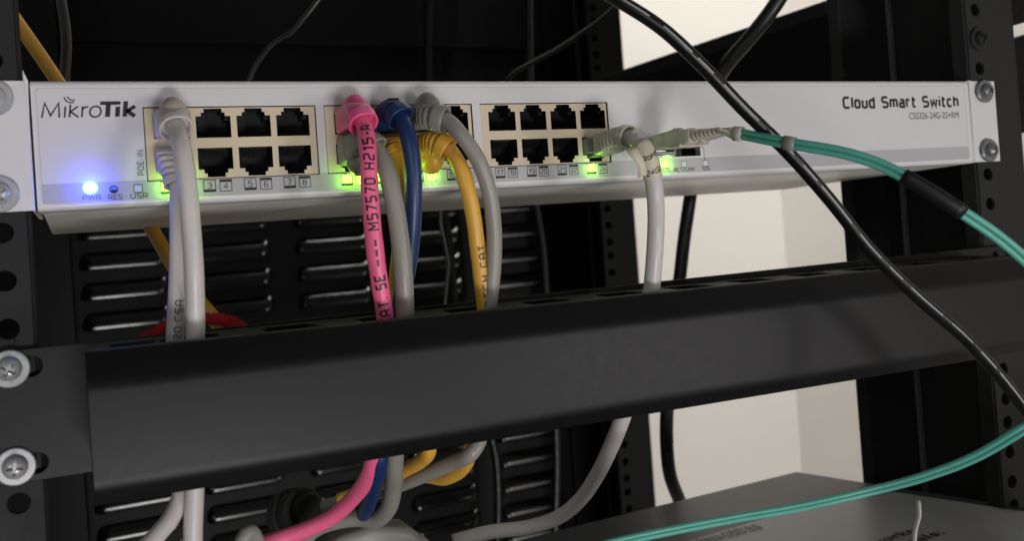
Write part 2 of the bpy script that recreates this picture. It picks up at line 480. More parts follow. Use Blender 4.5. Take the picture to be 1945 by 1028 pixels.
def grid_faces(bm, xs, zs, solid, y, mi=0):
    xs = sorted(set(round(x, 3) for x in xs)); zs = sorted(set(round(z, 3) for z in zs))
    cache = {}
    def vt(x, z):
        if (x, z) not in cache: cache[(x, z)] = bm.verts.new((x, y, z))
        return cache[(x, z)]
    for x0, x1 in zip(xs, xs[1:]):
        for z0, z1 in zip(zs, zs[1:]):
            if solid((x0 + x1) / 2, (z0 + z1) / 2):
                f = bm.faces.new((vt(x0, z0), vt(x1, z0), vt(x1, z1), vt(x0, z1))); f.material_index = mi

def in_open(x, z):
    for a, b in BLOCKS:
        if a - .35 < x < b + .35 and BZ0 - .35 < z < BZ1 + .35: return True
    for a, b in CAGES:
        if a < x < b and CZ0 < z < CZ1: return True
    return False
bm = bmesh.new()
xs = [0, 443] + [v for a, b in BLOCKS for v in (a - .35, b + .35)] + [v for c in CAGES for v in c] + [23.0, 23.8]
zs = [2.2, 42.2, BZ0 - .35, BZ1 + .35, CZ0, CZ1]
grid_faces(bm, xs, zs, lambda x, z: not in_open(x, z), 0)
# folded top and bottom edges of the sheet: rounded bends
def bend(z_edge, sgn, n=7, r=2.2):
    prof = [(r - r * math.cos(PI / 2 * k / n), z_edge - sgn * r + sgn * r * math.sin(PI / 2 * k / n)) for k in range(n + 1)]
    rings = [[Vector((0, y, z)) for y, z in prof], [Vector((443, y, z)) for y, z in prof]]
    for a, b in zip(prof, prof[1:]):
        v = [bm.verts.new(p) for p in ((0, *a), (443, *a), (443, *b), (0, *b))]
        f = bm.faces.new(v); f.smooth = True
    y0, z0 = prof[-1]
    v = [bm.verts.new(p) for p in ((0, y0, z0), (443, y0, z0), (443, 14, z0 - (.0 if sgn > 0 else .35)), (0, 14, z0 - (.0 if sgn > 0 else .35)))]
    bm.faces.new(v)
bend(44, 1); bend(0, -1)
# side returns
for x in (0, 443):
    v = [bm.verts.new(p) for p in ((x, 0, 2.2), (x, 0, 42.2), (x, 2.2, 44), (x, 14, 44), (x, 14, -.35), (x, 2.2, 0))]
    bm.faces.new(v)
bmesh.ops.remove_doubles(bm, verts=bm.verts, dist=.01)
bmesh.ops.recalc_face_normals(bm, faces=bm.faces)
panel = obj('front_panel', bm, M_WHITE, sw)

# film label with rounded corners laid over the face, cut round the sockets
bm = bmesh.new()
LX0, LX1, LZ0, LZ1 = 1.6, 440.2, 2.5, 41.3
def lab_solid(x, z): return not in_open(x, z)
xs2 = [LX0, LX0 + 1.2, LX1 - 1.2, LX1] + xs[2:]
grid_faces(bm, xs2, [9.0, LZ1 - 1.2, LZ1] + [BZ1 + .35, CZ0, CZ1], lambda x, z: lab_solid(x, z) and not ((x < LX0 + 1.2 or x > LX1 - 1.2) and z > LZ1 - 1.2), -.05)
for cx, a0 in ((LX0 + 1.2, PI / 2), (LX1 - 1.2, 0)):
    c = bm.verts.new((cx, -.05, LZ1 - 1.2))
    arc = [bm.verts.new((cx + 1.2 * math.cos(a0 + PI / 2 * k / 6), -.05, LZ1 - 1.2 + 1.2 * math.sin(a0 + PI / 2 * k / 6))) for k in range(7)]
    for p, q in zip(arc, arc[1:]): bm.faces.new((c, p, q))
obj('label_film', bm, M_LABEL, panel)
bm = bmesh.new()
def line(bm, pts, wd, y=-.09):
    for q in stroke_quads(pts, wd):
        vs = [bm.verts.new((v.x, y, v.y)) for v in q]; bm.faces.new(vs)
rp = [(LX0 + LX1) / 2]
loop = [(px + (LX0 + LX1) / 2, pz + (LZ0 + LZ1) / 2) for px, pz in rrect((LX1 - LX0) / 2, (LZ1 - LZ0) / 2, 1.3)]
line(bm, loop + [loop[0]], .22)
obj('label_border', bm, M_STRIP, panel)
bm = bmesh.new()
grid_faces(bm, [LX0, LX1] + xs[2:], [LZ0 + .1, 9.0, BZ0 - .35, ], lambda x, z: lab_solid(x, z), -.05)
obj('grey_band', bm, M_STRIP, panel)

# black shadow frame and cream socket blocks
def sock_shape(cx, top):
    """three stacked rectangles (x0,x1,z0,z1) of one opening"""
    if top: return [(cx - 6, cx + 6, 23.4, 31.2), (cx - 4.1, cx + 4.1, 31.2, 32.5), (cx - 3.1, cx + 3.1, 32.5, 33.9)]
    return [(cx - 6, cx + 6, 12.0, 19.7), (cx - 4.1, cx + 4.1, 10.6, 12.0), (cx - 3.1, cx + 3.1, 9.2, 10.6)]
for bi, (a, b) in enumerate(BLOCKS):
    cols = COLS[bi * 4:bi * 4 + 4]
    rects = [r for cx in cols for top in (0, 1) for r in sock_shape(cx, top)]
    inr = lambda x, z: any(r[0] < x < r[1] and r[2] < z < r[3] for r in rects)
    bm = bmesh.new()
    gx = [a, b] + [v for r in rects for v in r[:2]]; gz = [BZ0, BZ1] + [v for r in rects for v in r[2:]]
    grid_faces(bm, gx, gz, lambda x, z: not inr(x, z), .7)
    for x in (a, b):
        bm.faces.new([bm.verts.new(p) for p in ((x, .7, BZ0), (x, .7, BZ1), (x, 13, BZ1), (x, 13, BZ0))])
    for z in (BZ0, BZ1):
        bm.faces.new([bm.verts.new(p) for p in ((a, .7, z), (b, .7, z), (b, 13, z), (a, 13, z))])
    blk = obj('socket_block', bm, M_CREAM, sw)
    for cx in cols:
        for top in (0, 1):
            rs = sock_shape(cx, top)
            bm = bmesh.new()
            ins = lambda x, z: any(r[0] < x < r[1] and r[2] < z < r[3] for r in rs)
            sx = sorted({v for r in rs for v in r[:2]}); sz = sorted({v for r in rs for v in r[2:]})
            grid_faces(bm, sx, sz, ins, 12.5)
            sx2 = [sx[0] - 1] + sx + [sx[-1] + 1]; sz2 = [sz[0] - 1] + sz + [sz[-1] + 1]
            for x0, x1 in zip(sx2, sx2[1:]):
                for z0, z1 in zip(sz2, sz2[1:]):
                    if not ins((x0 + x1) / 2, (z0 + z1) / 2): continue
                    for dx, dz, e in ((-1, 0, (x0, z0, x0, z1)), (1, 0, (x1, z0, x1, z1)), (0, -1, (x0, z0, x1, z0)), (0, 1, (x0, z1, x1, z1))):
                        mx, mz = (e[0] + e[2]) / 2 + dx * .1, (e[1] + e[3]) / 2 + dz * .1
                        if not ins(mx, mz):
                            bm.faces.new([bm.verts.new(p) for p in ((e[0], .6, e[1]), (e[2], .6, e[3]), (e[2], 12.5, e[3]), (e[0], 12.5, e[1]))])
            # contact comb opposite the latch notch, slanting into the cavity
            s = 1 if top else -1
            zb = 23.4 if top else 19.7
            for k in range(8):
                x = cx - 3.57 + 1.02 * k
                v = box(bm, x - .22, x + .22, 2.2, 9, zb, zb + s * .55, 1)
                for vv in v:
                    if vv.co.y > 5: vv.co.z += s * 2.6
            # inner shoulders beside the notch
            zt = 31.2 if top else 12.0
            for sg in (-1, 1):
                box(bm, *sorted((cx + sg * 4.3, cx + sg * 5.98)), 4.5, 12, *sorted((zt - s * 1.2, zt - s * .02)))
            bmesh.ops.recalc_face_normals(bm, faces=bm.faces)
            obj('socket', bm, [M_SOCK, M_PIN], blk)

# fibre cages: thin metal sleeves
M_CAGE = mat('cage_metal', (.45, .45, .43), .3, metal=1)
for a, b in CAGES:
    bm = bmesh.new()
    gx = [a, a + .35, b - .35, b]; gz = [CZ0, CZ0 + .35, CZ1 - .35, CZ1]
    ins = lambda x, z: gx[1] < x < gx[2] and gz[1] < z < gz[2]
    grid_faces(bm, gx, gz, lambda x, z: not ins(x, z), -.6)
    for yy0, yy1, ax, bx, az, bz in ((-.6, 40, a, b, CZ0, CZ1), (-.6, 40, a + .35, b - .35, CZ0 + .35, CZ1 - .35)):
        for e in ((ax, az, bx, az), (bx, az, bx, bz), (bx, bz, ax, bz), (ax, bz, ax, az)):
            bm.faces.new([bm.verts.new(p) for p in ((e[0], yy0, e[1]), (e[2], yy0, e[3]), (e[2], yy1, e[3]), (e[0], yy1, e[1]))])
    bmesh.ops.recalc_face_normals(bm, faces=bm.faces)
    cg = obj('fibre_cage', bm, M_CAGE, sw)
    bm = bmesh.new(); box(bm, a + .4, b - .4, 3, 38, CZ0 + .4, CZ1 - .4)
    bmesh.ops.delete(bm, geom=[f for f in bm.faces if f.calc_center_median().y < 4], context='FACES_ONLY')
    for k in range(6):
        box(bm, a + 2 + k * 1.9, a + 2.5 + k * 1.9, 1.5, 9, CZ0 + .45, CZ0 + .9, 1)
    obj('cage_lining', bm, [M_SOCK, M_PIN], cg)

# chassis behind the face, sagging a little at the back
bm = bmesh.new()
r0 = [(.6, 14, -.4), (442.4, 14, -.4), (442.4, 14, 43.4), (.6, 14, 43.4)]
r1 = [(-2.5, 144, -4.6), (439, 144, -4.6), (439, 144, 39.0), (-2.5, 144, 39.0)]
loft(bm, [r0, r1])
for f in bm.faces: f.smooth = False
obj('chassis', bm, M_CHASS, sw, bevel=.8)

def ear(side):
    bm = bmesh.new()
    x0, x1 = (-20.5, -1.2) if side < 0 else (444.2, 463.5)
    hc = -11 if side < 0 else 454
    zs_ = [(0.4, 22.2, 6.35), (22.2, 43.8, 38.1)]
    for a, b, zc in zs_:
        plate_cell(bm, x0, x1, a, b, lambda t: (hc + (4.4 + (1.5 if abs(math.cos(t)) > .5 else 0)) * math.cos(t), zc + 3.3 * math.sin(t)), lambda u, z: Vector((u, -.2, z)))
    xi = x1 if side < 0 else x0
    bm.faces.new([bm.verts.new(p) for p in ((xi, -.2, .4), (xi, -.2, 43.8), (xi, 40, 42.6), (xi, 40, -1.2))])
    bmesh.ops.remove_doubles(bm, verts=bm.verts, dist=.01)
    bmesh.ops.recalc_face_normals(bm, faces=bm.faces)
    o = obj('mounting_ear', bm, M_WHITE, sw)
    so = o.modifiers.new('sheet', 'SOLIDIFY'); so.thickness = 1.3 * S; so.offset = -1 if side > 0 else 0
    bv = o.modifiers.new('edge', 'BEVEL'); bv.width = .35 * S; bv.segments = 2; bv.limit_method = 'ANGLE'
    return o
ear(-1); ear(1)

# --- printing
bm = bmesh.new()
h = 5.0; z = 31.4
def logo(pl, wd): 
    for q in stroke_quads(pl, wd):
        vs = [bm.verts.new((2.9 + v.x + v.y * .12, -.12, z + v.y)) for v in q]; bm.faces.new(vs)
logo([(0, 0), (.55, 4.9), (2.6, .7), (4.8, 4.9), (5.3, 0)], .58)                        # M
logo([(6.9, 0), (6.9, 3.7)], .58)                                                       # i
logo([(8.4, 0), (8.4, 4.4)], .58); logo([(10.7, 3.7), (8.6, 1.9), (11.2, 0)], .58)       # k
logo([(12.2, 0), (12.2, 3.7)], .58); logo([(12.2, 2.6), (12.8, 3.4), (14.0, 3.55)], .58) # r
logo([(16.3 + 1.75 * math.cos(a * PI / 10), 1.85 + 1.85 * math.sin(a * PI / 10)) for a in range(21)], .58)  # o
logo([(6.3, 7.0), (6.6, 6.1), (7.4, 5.3), (8.5, 5.0), (9.6, 5.1)], .42)                # radio waves over the i
logo([(7.3, 7.1), (7.6, 6.5), (8.2, 6.0), (9.0, 5.8), (9.7, 5.85)], .42)
logo([(17.6, 4.75), (22.9, 4.75)], 1.2); logo([(20.2, 4.4), (20.2, 0)], 1.6)           # T
logo([(23.3, 3.5), (23.3, 0)], 1.5); logo([(23.3, 5.35), (23.3, 4.2)], 1.5)            # i
logo([(25.7, 5.35), (25.7, 0)], 1.5); logo([(28.8, 3.6), (26.2, 1.8)], 1.3); logo([(26.3, 2.0), (28.9, 0.1)], 1.4)
obj('brand_lettering', bm, M_INK, panel)
bm = bmesh.new(); face_text(bm, 'Cloud Smart Switch', 355.6, 30.6, 5.0, .26, .92, .36, width=79.0); obj('product_lettering', bm, M_INK, panel)
bm = bmesh.new(); font_mesh(bm, 'CSS326-24G-2S+RM', 3.4, 35.8, lambda a, b: Vector((398.8 + a, -.12, 24.2 + b)), .0); obj('model_lettering', bm, M_INK, panel)
bm = bmesh.new()
face_text(bm, 'POE IN', 33.6, 10.9, 1.9, .14, 1.0, .45, width=8.6, vertical=True)
obj('power_input_lettering', bm, M_INK, panel)
for txt, tx, tz, th, xs_, gp, twd in (('PWR', 16.6, 3.0, 1.6, 1.25, .4, 5.6), ('RES', 23.9, 2.9, 1.5, 1.25, .4, 4.4), ('USR', 31.6, 2.9, 1.6, 1.25, .4, 5.4),
        ('10G', 248.9, 3.3, 1.5, 1.1, .35, 4.2), ('ACT/LINK', 258.9, 3.2, 1.5, 1.1, .35, 11.0), ('10G', 270.6, 3.2, 1.5, 1.1, .35, 4.2), ('SFP+', 257.5, 21.0, 1.5, 1.1, .35, 6.0)):
    bm = bmesh.new(); face_text(bm, txt, tx, tz, th, .17, xs_, gp, align='c', width=twd)
    obj('indicator_lettering', bm, M_INK, panel)
bm = bmesh.new(); line(bm, [(268.6, 13.6), (269.6, 13.6), (270.2, 13.0), (270.2, 7.7)], .28, -.12)
obj('bracket_line', bm, M_INK, panel)

def ring_square(bm, cx, cz, hw, wd, y=-.12):
    line(bm, [(cx - hw, cz - hw), (cx + hw, cz - hw), (cx + hw, cz + hw), (cx - hw, cz + hw), (cx - hw, cz - hw)], wd, y)

M_GREEN = mat('green_led', (.2, .6, .05), .4, emit=(.28, 1.0, .03), estr=6.0)
M_GCORE = mat('green_led_core', (.5, .9, .2), .4, emit=(.33, 1.0, .07), estr=4.5)
M_BLUE = mat('blue_led', (.3, .4, .9), .4, emit=(.16, .55, 1.0), estr=4.0)
M_DIM = mat('dim_led', (.45, .5, .75), .4)
M_OFF = mat('unlit_led', (.62, .62, .66), .4)
def led_light(parent, x, z, col, power, y=-3.2, r=.5):
    l = bpy.data.lights.new('led_glow', 'POINT'); l.energy = power; l.color = col; l.shadow_soft_size = r * S
    o = bpy.data.objects.new('led_glow', l); C.objects.link(o)
    o.parent = parent; o.location = (Vector((x, y, z)) - ORG[parent.name]) * S
    return o
LIT = {1, 2, 9, 10, 11, 12, 14, 23}
for n in range(1, 25):
    cx = COLS[(n - 1) // 2] + (-2.8 if n % 2 else 2.8); cz = 6.0
    bm = bmesh.new()
    ring_square(bm, cx, cz, 2.05, .26)
    face_text(bm, str(n), cx, cz - (.75 if n % 2 else 1.15), 1.9, .15, .95, .3, align='c', y=-.13, width=(2.6 if n > 9 else None))
    zb = cz - 2.05 if n % 2 else cz + 1.2
    bm.faces.new([bm.verts.new(p) for p in ((cx - 2.1, -.15, zb), (cx + 2.1, -.15, zb), (cx + 2.1, -.15, zb + .85), (cx - 2.1, -.15, zb + .85))])
    obj('port_number', bm, M_INK, panel)
    if n in LIT:
        bm = bmesh.new()
        z0, z1 = (cz - 1.15, cz + 1.9) if n % 2 else (cz - 1.9, cz + 1.15)
        pts = [(cx + px, (z0 + z1) / 2 + pz) for px, pz in rrect(1.9, (z1 - z0) / 2, .5, 4)]
        bm.faces.new([bm.verts.new((px, -.10, pz)) for px, pz in pts])
        bmesh.ops.recalc_face_normals(bm, faces=bm.faces)
        ld = obj('port_light', bm, M_GCORE, sw)
        led_light(ld, cx, cz, (.30, 1.0, .04), .0024, y=-2.3)
# power light, reset hole, user light, fibre lights
bm = bmesh.new()
bm.faces.new([bm.verts.new((16.3 + 2.3 * math.cos(t * PI / 12), -.10, 7.2 + 2.1 * math.sin(t * PI / 12))) for t in range(24)])
ld = obj('power_light', bm, M_BLUE, sw)
led_light(ld, 16.3, 7.2, (.02, .06, 1.0), .0092, y=-3.6)
bm = bmesh.new()
face = [(23.6 + 1.25 * math.cos(t * PI / 10), 6.3 + 1.25 * math.sin(t * PI / 10)) for t in range(20)]
line(bm, face + [face[0]], .35)
for k in range(20):
    a, b = face[k], face[(k + 1) % 20]
    bm.faces.new([bm.verts.new(p) for p in ((a[0], -.07, a[1]), (b[0], -.07, b[1]), (b[0] * .0 + 23.6, -.06, 6.3))]).material_index = 1 if k < 11 or k > 18 else 0
obj('reset_hole', bm, [M_INK, mat('blue_lit_hole', (.05, .1, .5), .5, emit=(.08, .2, 1.0), estr=.5)], panel)  # blue light leaking into the hole, put in as colour and weak emission
for cx, mt in ((31.4, M_DIM), (258.9, M_OFF), (270.6, M_OFF), (248.9, M_GCORE)):
    bm = bmesh.new()
    bm.faces.new([bm.verts.new(p) for p in ((cx - 1.35, -.1, 5.1), (cx + 1.35, -.1, 5.1), (cx + 1.35, -.1, 7.4), (cx - 1.35, -.1, 7.4))])
    ld = obj('indicator_light', bm, mt, sw)
    bm = bmesh.new(); ring_square(bm, cx, 6.25, 1.35, .25, -.14); obj('light_outline', bm, M_GREYINK if cx > 250 else M_INK, ld)
    if mt is M_GCORE: led_light(ld, cx, 6.3, (.30, 1.0, .04), .0024, y=-2.3)

# ------------------------------------------------------------------ cable manager
cm = thing('cable_manager', (221, -20, -66), 'long dark charcoal cable duct running across the middle of the photo under the white switch', 'cable manager')
def sag(x): return -.0075 * (x - 12)
def sagbm(bm):
    for v in bm.verts: v.co.z += sag(v.co.x)
# ears and back plate: one folded sheet
def curve_plate(outer, holes, y0, thick, bev):
    """flat plate with openings, as a bmesh lying in the XZ plane"""
    cu = bpy.data.curves.new('plate_tmp', 'CURVE'); cu.dimensions = '2D'; cu.fill_mode = 'BOTH'
    cu.extrude = thick / 2 - bev; cu.bevel_depth = bev; cu.bevel_resolution = 1; cu.offset = -bev
    for lp in [outer] + holes:
        sp = cu.splines.new('POLY'); sp.points.add(len(lp) - 1); sp.use_cyclic_u = True
        for p, (x, z) in zip(sp.points, lp): p.co = (x, z, 0, 1)
    o = bpy.data.objects.new('plate_tmp', cu); C.objects.link(o)
    dg = bpy.context.evaluated_depsgraph_get(); dg.update()
    me = bpy.data.meshes.new_from_object(o.evaluated_get(dg))
    bpy.data.objects.remove(o)
    bm = bmesh.new(); bm.from_mesh(me); bpy.data.meshes.remove(me)
    for v in bm.verts: v.co = Vector((v.co.x, y0 + v.co.z, v.co.y))
    bmesh.ops.remove_doubles(bm, verts=bm.verts, dist=.001)
    bmesh.ops.recalc_face_normals(bm, faces=bm.faces)
    for f in bm.faces: f.smooth = False
    return bm
holes = []
for hcx in (-11, 454):
    for zc in (-50.8, -82.55):
        holes.append([(hcx + 6.2 + 3.3 * math.cos(t * PI / 12), zc + 3.3 * math.sin(t * PI / 12)) for t in range(-6, 7)] +
                     [(hcx - 1.5 + 3.3 * math.cos(t * PI / 12), zc + 3.3 * math.sin(t * PI / 12)) for t in range(6, 19)])
obj('mounting_plate', curve_plate([(-27, -88.4), (470, -88.4), (470, -44.9), (-27, -44.9)], holes, -1.2, 1.8, .3), M_MGR, cm)
# slotted duct walls, top and bottom
SL = [(34.5 + 33.2 * k, 34.5 + 33.2 * k + 18.5) for k in range(12)]
for nm, zt in (('slotted_top', -45.2), ('slotted_base', -85.2)):
    bm = bmesh.new()
    edges = [13.0] + [v for s in SL for v in s] + [430.0]
    box(bm, 13, 430, -12, -2.2, zt - 1.6, zt)
    for k in range(0, len(edges), 2):
        x0, x1 = edges[k], edges[k + 1]
        # finger with small chamfers towards the slot corner
        pts = [(x0, -12), (x0, -41), (x1, -41), (x1, -12)]
        if k > 0: pts = [(x0 - 2.4, -12), (x0, -14.5), (x0, -41)] + pts[2:]
        if k < len(edges) - 2: pts = pts[:-1] + [(x1, -14.5), (x1 + 2.4, -12)]
        a = [bm.verts.new((x, y, zt)) for x, y in pts]; b = [bm.verts.new((x, y, zt - 1.6)) for x, y in pts]
        bm.faces.new(a); bm.faces.new(list(reversed(b)))
        for i in range(len(pts)):
            j = (i + 1) % len(pts); bm.faces.new((a[j], a[i], b[i], b[j]))
    bmesh.ops.remove_doubles(bm, verts=bm.verts, dist=.01)
    bmesh.ops.recalc_face_normals(bm, faces=bm.faces)
    sagbm(bm); obj(nm, bm, M_MGR, cm, bevel=.35)
# snap-on cover: U profile with large rounded bevels
def arc3(a, b, c, n=6):
    return [((1 - t) ** 2 * a[0] + 2 * t * (1 - t) * b[0] + t * t * c[0], (1 - t) ** 2 * a[1] + 2 * t * (1 - t) * b[1] + t * t * c[1]) for t in [k / n for k in range(n + 1)]]
def cover_profile(off):
    P = [(-39.0, -44.0 - off * .45), (-42.6 + off * .2, -44.2 - off * .45), (-43.4 + off * .3, -45.0 - off)]
    P += arc3((-47.3 + off, -51.6 - off * .3), (-48.6 + off, -53.6), (-48.6 + off, -56.0))
    P += arc3((-48.6 + off, -81.0), (-48.6 + off, -83.6), (-47.6 + off, -85.2 + off * .3))
    P += [(-45.2 + off, -89.2 + off * .8), (-36.0, -89.4 + off)]
    return P
bm = bmesh.new()
po, pi_ = cover_profile(0), cover_profile(1.5)
X0, X1 = 12.3, 431
prof = po + list(reversed(pi_))
nx = 2
va = [bm.verts.new((X0, y, z)) for y, z in prof]; vb = [bm.verts.new((X1, y, z)) for y, z in prof]
n = len(prof)
for i in range(n):
    j = (i + 1) % n; f = bm.faces.new((va[i], va[j], vb[j], vb[i]))
no = len(po)
for i in range(no - 1):
    bm.faces.new((va[i], va[i + 1], va[n - 2 - i], va[n - 1 - i]))
    bm.faces.new((vb[i + 1], vb[i], vb[n - 1 - i], vb[n - 2 - i]))
bmesh.ops.recalc_face_normals(bm, faces=bm.faces)
sagbm(bm)
cv = obj('cover', bm, M_MGR, cm, bevel=.35)
for p in cv.data.polygons: p.use_smooth = True
cv.data.set_sharp_from_angle(angle=math.radians(28))
# small latch hook standing at the left end of the slotted top
bm = bmesh.new(); box(bm, 19, 32, -36, -33.4, -44.6, -43.1); sagbm(bm); obj('cover_latch', bm, M_MGR, cm, bevel=.5)

# ------------------------------------------------------------------ rack screws
def make_screw_meshes():
    prof = [(0, -3.6), (1.2, -3.55), (2.3, -3.2), (3.2, -2.5), (3.75, -1.5), (3.85, -.6), (3.7, 0), (0, 0)]
    bm = bmesh.new(); seg = 36
    rings = [[(max(.01, r) * math.cos(2 * PI * k / seg), y, max(.01, r) * math.sin(2 * PI * k / seg)) for k in range(seg)] for r, y in prof]
    loft(bm, rings, cap0=True, cap1=True)
    bmesh.ops.scale(bm, verts=bm.verts, vec=(S, S, S))
    me = bpy.data.meshes.new('head_tmp'); bm.to_mesh(me); bm.free()
    bm = bmesh.new()
    for a in (0, 1):
        v = box(bm, -4.0, 4.0, -4.6, -1.7, -.55, .55)
        for q in v:
            if q.co.y > -3: q.co.x *= .42
        if a: bmesh.ops.rotate(bm, verts=v, cent=(0, 0, 0), matrix=Matrix.Rotation(PI / 2, 3, 'Y'))
    bmesh.ops.recalc_face_normals(bm, faces=bm.faces)
    bmesh.ops.scale(bm, verts=bm.verts, vec=(S, S, S))
    mc = bpy.data.meshes.new('cut_tmp'); bm.to_mesh(mc); bm.free()
    oh = bpy.data.objects.new('head_tmp', me); oc = bpy.data.objects.new('cut_tmp', mc)
    C.objects.link(oh); C.objects.link(oc)
    bo = oh.modifiers.new('b', 'BOOLEAN'); bo.object = oc; bo.operation = 'DIFFERENCE'; bo.solver = 'EXACT'; bo.use_self = True
    dg = bpy.context.evaluated_depsgraph_get(); dg.update()
    head = bpy.data.meshes.new_from_object(oh.evaluated_get(dg))
    head.name = 'screw_head'
    bpy.data.objects.remove(oh); bpy.data.objects.remove(oc)
    for p in head.polygons: p.use_smooth = True
    head.set_sharp_from_angle(angle=math.radians(40))
    bm = bmesh.new()
    wp = [(3.0, 0), (3.0, -1.0), (3.3, -1.25), (5.7, -1.25), (6.1, -.9), (6.1, 0)]
    rings = [[(r * math.cos(2 * PI * k / 40) * S, y * S, r * math.sin(2 * PI * k / 40) * S) for k in range(40)] for r, y in wp]
    loft(bm, rings, cap0=False, cap1=False)
    wm = bpy.data.meshes.new('washer'); bm.to_mesh(wm); bm.free()
    for p in wm.polygons: p.use_smooth = True
    wm.set_sharp_from_angle(angle=math.radians(35))
    return head, wm
HEAD, WASHER = make_screw_meshes()
HEAD.materials.clear(); HEAD.materials.append(M_STEEL); WASHER.materials.append(M_STEEL)
HEAD_D = HEAD.copy(); HEAD_D.materials.clear(); HEAD_D.materials.append(M_DSTEEL)
WASH_D = WASHER.copy(); WASH_D.materials.clear(); WASH_D.materials.append(M_DSTEEL)
HEAD_B = HEAD.copy(); HEAD_B.materials.clear(); HEAD_B.materials.append(M_RACK)
WASH_B = WASHER.copy(); WASH_B.materials.clear(); WASH_B.materials.append(M_RACK)
def screw(loc, spin, label, kind=0, sc_=1.0, tilt=(0, 0)):
    t = thing('rack_screw', loc, label, 'screw', 'screws fixing equipment to the rack posts')
    hm, wm = ((HEAD, WASHER), (HEAD_D, WASH_D), (HEAD_B, WASH_B))[kind]
    a = bpy.data.objects.new('washer', wm); C.objects.link(a); a.parent = t
    b = bpy.data.objects.new('head', hm); C.objects.link(b); b.parent = t
    b.location = (0, -1.0 * S, 0); b.rotation_euler = (0, math.radians(spin), 0)
    t.rotation_euler = (tilt[0], 0, tilt[1]); t.scale = (sc_,) * 3
    return t
screw((-11, -2.2, -50.8), 33, 'bright cross head screw and washer, upper one on the charcoal duct', 0)
screw((-11, -2.2, -82.55), 4, 'bright cross head screw and washer, lower one on the charcoal duct', 0)
screw((-11, -.9, 38.1), 20, 'screw cut by the left edge of the photo, upper one on the white switch', 0)
screw((-11, -.9, 6.35), 60, 'screw cut by the left edge of the photo, lower one on the white switch', 0)
screw((454, -1.0, 38.1), 50, 'dull grey screw at the upper right corner of the white switch', 1, 1.0)
screw((454, -1.0, 6.35), 12, 'dull grey screw at the lower right corner of the white switch', 1, 1.0)
screw((454, .2, 66.7), 25, 'dark screw high on the right post, above the white switch', 2, 1.0)

# ------------------------------------------------------------------ patch cables
def jacket_mat(name, col, rough=.38, sss=0.0):
    return mat(name, col, rough, spec=.45, bump=.06, bscale=500, var=.05, vscale=50, rvar=.06, sss=sss)
J_WHITE = jacket_mat('white_jacket', (.54, .51, .50))
J_GREY = jacket_mat('warm_grey_jacket', (.25, .24, .215))
J_GREY2 = jacket_mat('pale_grey_jacket', (.27, .255, .23))
J_PINK = jacket_mat('pink_jacket', (.82, .125, .275))
J_BLUE = jacket_mat('blue_jacket', (.010, .029, .105))
J_YEL = jacket_mat('yellow_jacket', (.66, .36, .05))
J_TEAL = jacket_mat('teal_jacket', (.09, .36, .29), .34)
J_BEIGE = jacket_mat('beige_connector', (.52, .49, .41), .4)
B_WHITE = jacket_mat('white_boot', (.50, .46, .44))
B_GREY = jacket_mat('grey_boot', (.24, .23, .20))
B_TAUPE = jacket_mat('taupe_boot', (.34, .31, .27))
B_PINK = jacket_mat('pink_boot', (.74, .10, .26))
B_BLUE = jacket_mat('blue_boot', (.010, .029, .105))
B_YEL = jacket_mat('yellow_boot', (.66, .35, .045))
M_CLEAR = mat('clear_plug_plastic', (.75, .76, .72), .12, spec=.6, trans=.75)

def bez(p0, p1, p2, p3, t):
    u = 1 - t
    return p0 * (u ** 3) + p1 * (3 * u * u * t) + p2 * (3 * u * t * t) + p3 * (t ** 3)

def boot_mesh(p0, p1, end_dir, w0, h0, r1, ribs=0, collar=True, k0=.45, k1=.4, rib_depth=.55, ring=None):
    """moulded boot lofted along a bent spine from the socket to the cable exit"""
    p0 = Vector(p0); p1 = Vector(p1); L = (p1 - p0).length
    d0 = Vector((0, -1, 0)); d1 = Vector(end_dir).normalized()
    c0 = p0 + d0 * L * k0; c1 = p1 - d1 * L * k1
    N = 60; rings = []; rad = ring or (r1 + 1.5)
    prev_x = Vector((1, 0, 0))
    for i in range(N + 1):
        t = i / N
        p = bez(p0, c0, c1, p1, t)
        tg = (bez(p0, c0, c1, p1, min(1, t + .01)) - bez(p0, c0, c1, p1, max(0, t - .01))).normalized()
        x = (prev_x - tg * prev_x.dot(tg)).normalized(); prev_x = x
        zz = x.cross(tg); zz = -zz if zz.z < 0 and abs(zz.z) > .2 else zz
        s = min(1, max(0, (t - .25) / .7)); s = s * s * (3 - 2 * s)
        hw = w0 * (1 - s) + rad * s; hh = h0 * (1 - s) + rad * s
        rr = 1.4 * (1 - s) + rad * s
        if ribs and .30 < t < .84:
            f = ((t - .30) / .54 * ribs) % 1
            if f > .55: hw -= rib_depth; hh -= rib_depth
        elif not ribs and collar and .74 < t < .82:
            pass
        if collar and t > .86: hw += .5; hh += .5
        rings.append([p + x * a + zz * b for a, b in rrect(hw, hh, rr)])
    # hollow end
    last = bez(p0, c0, c1, p1, 1)
    for kx, back in ((.86, 0.0), (.80, .9), (.80, 3.0)):
        rings.append([last + (q - last) * kx - d1 * back for q in rings[N]])
    bm = bmesh.new(); loft(bm, rings, cap0=True, cap1=True)
    return bm, last

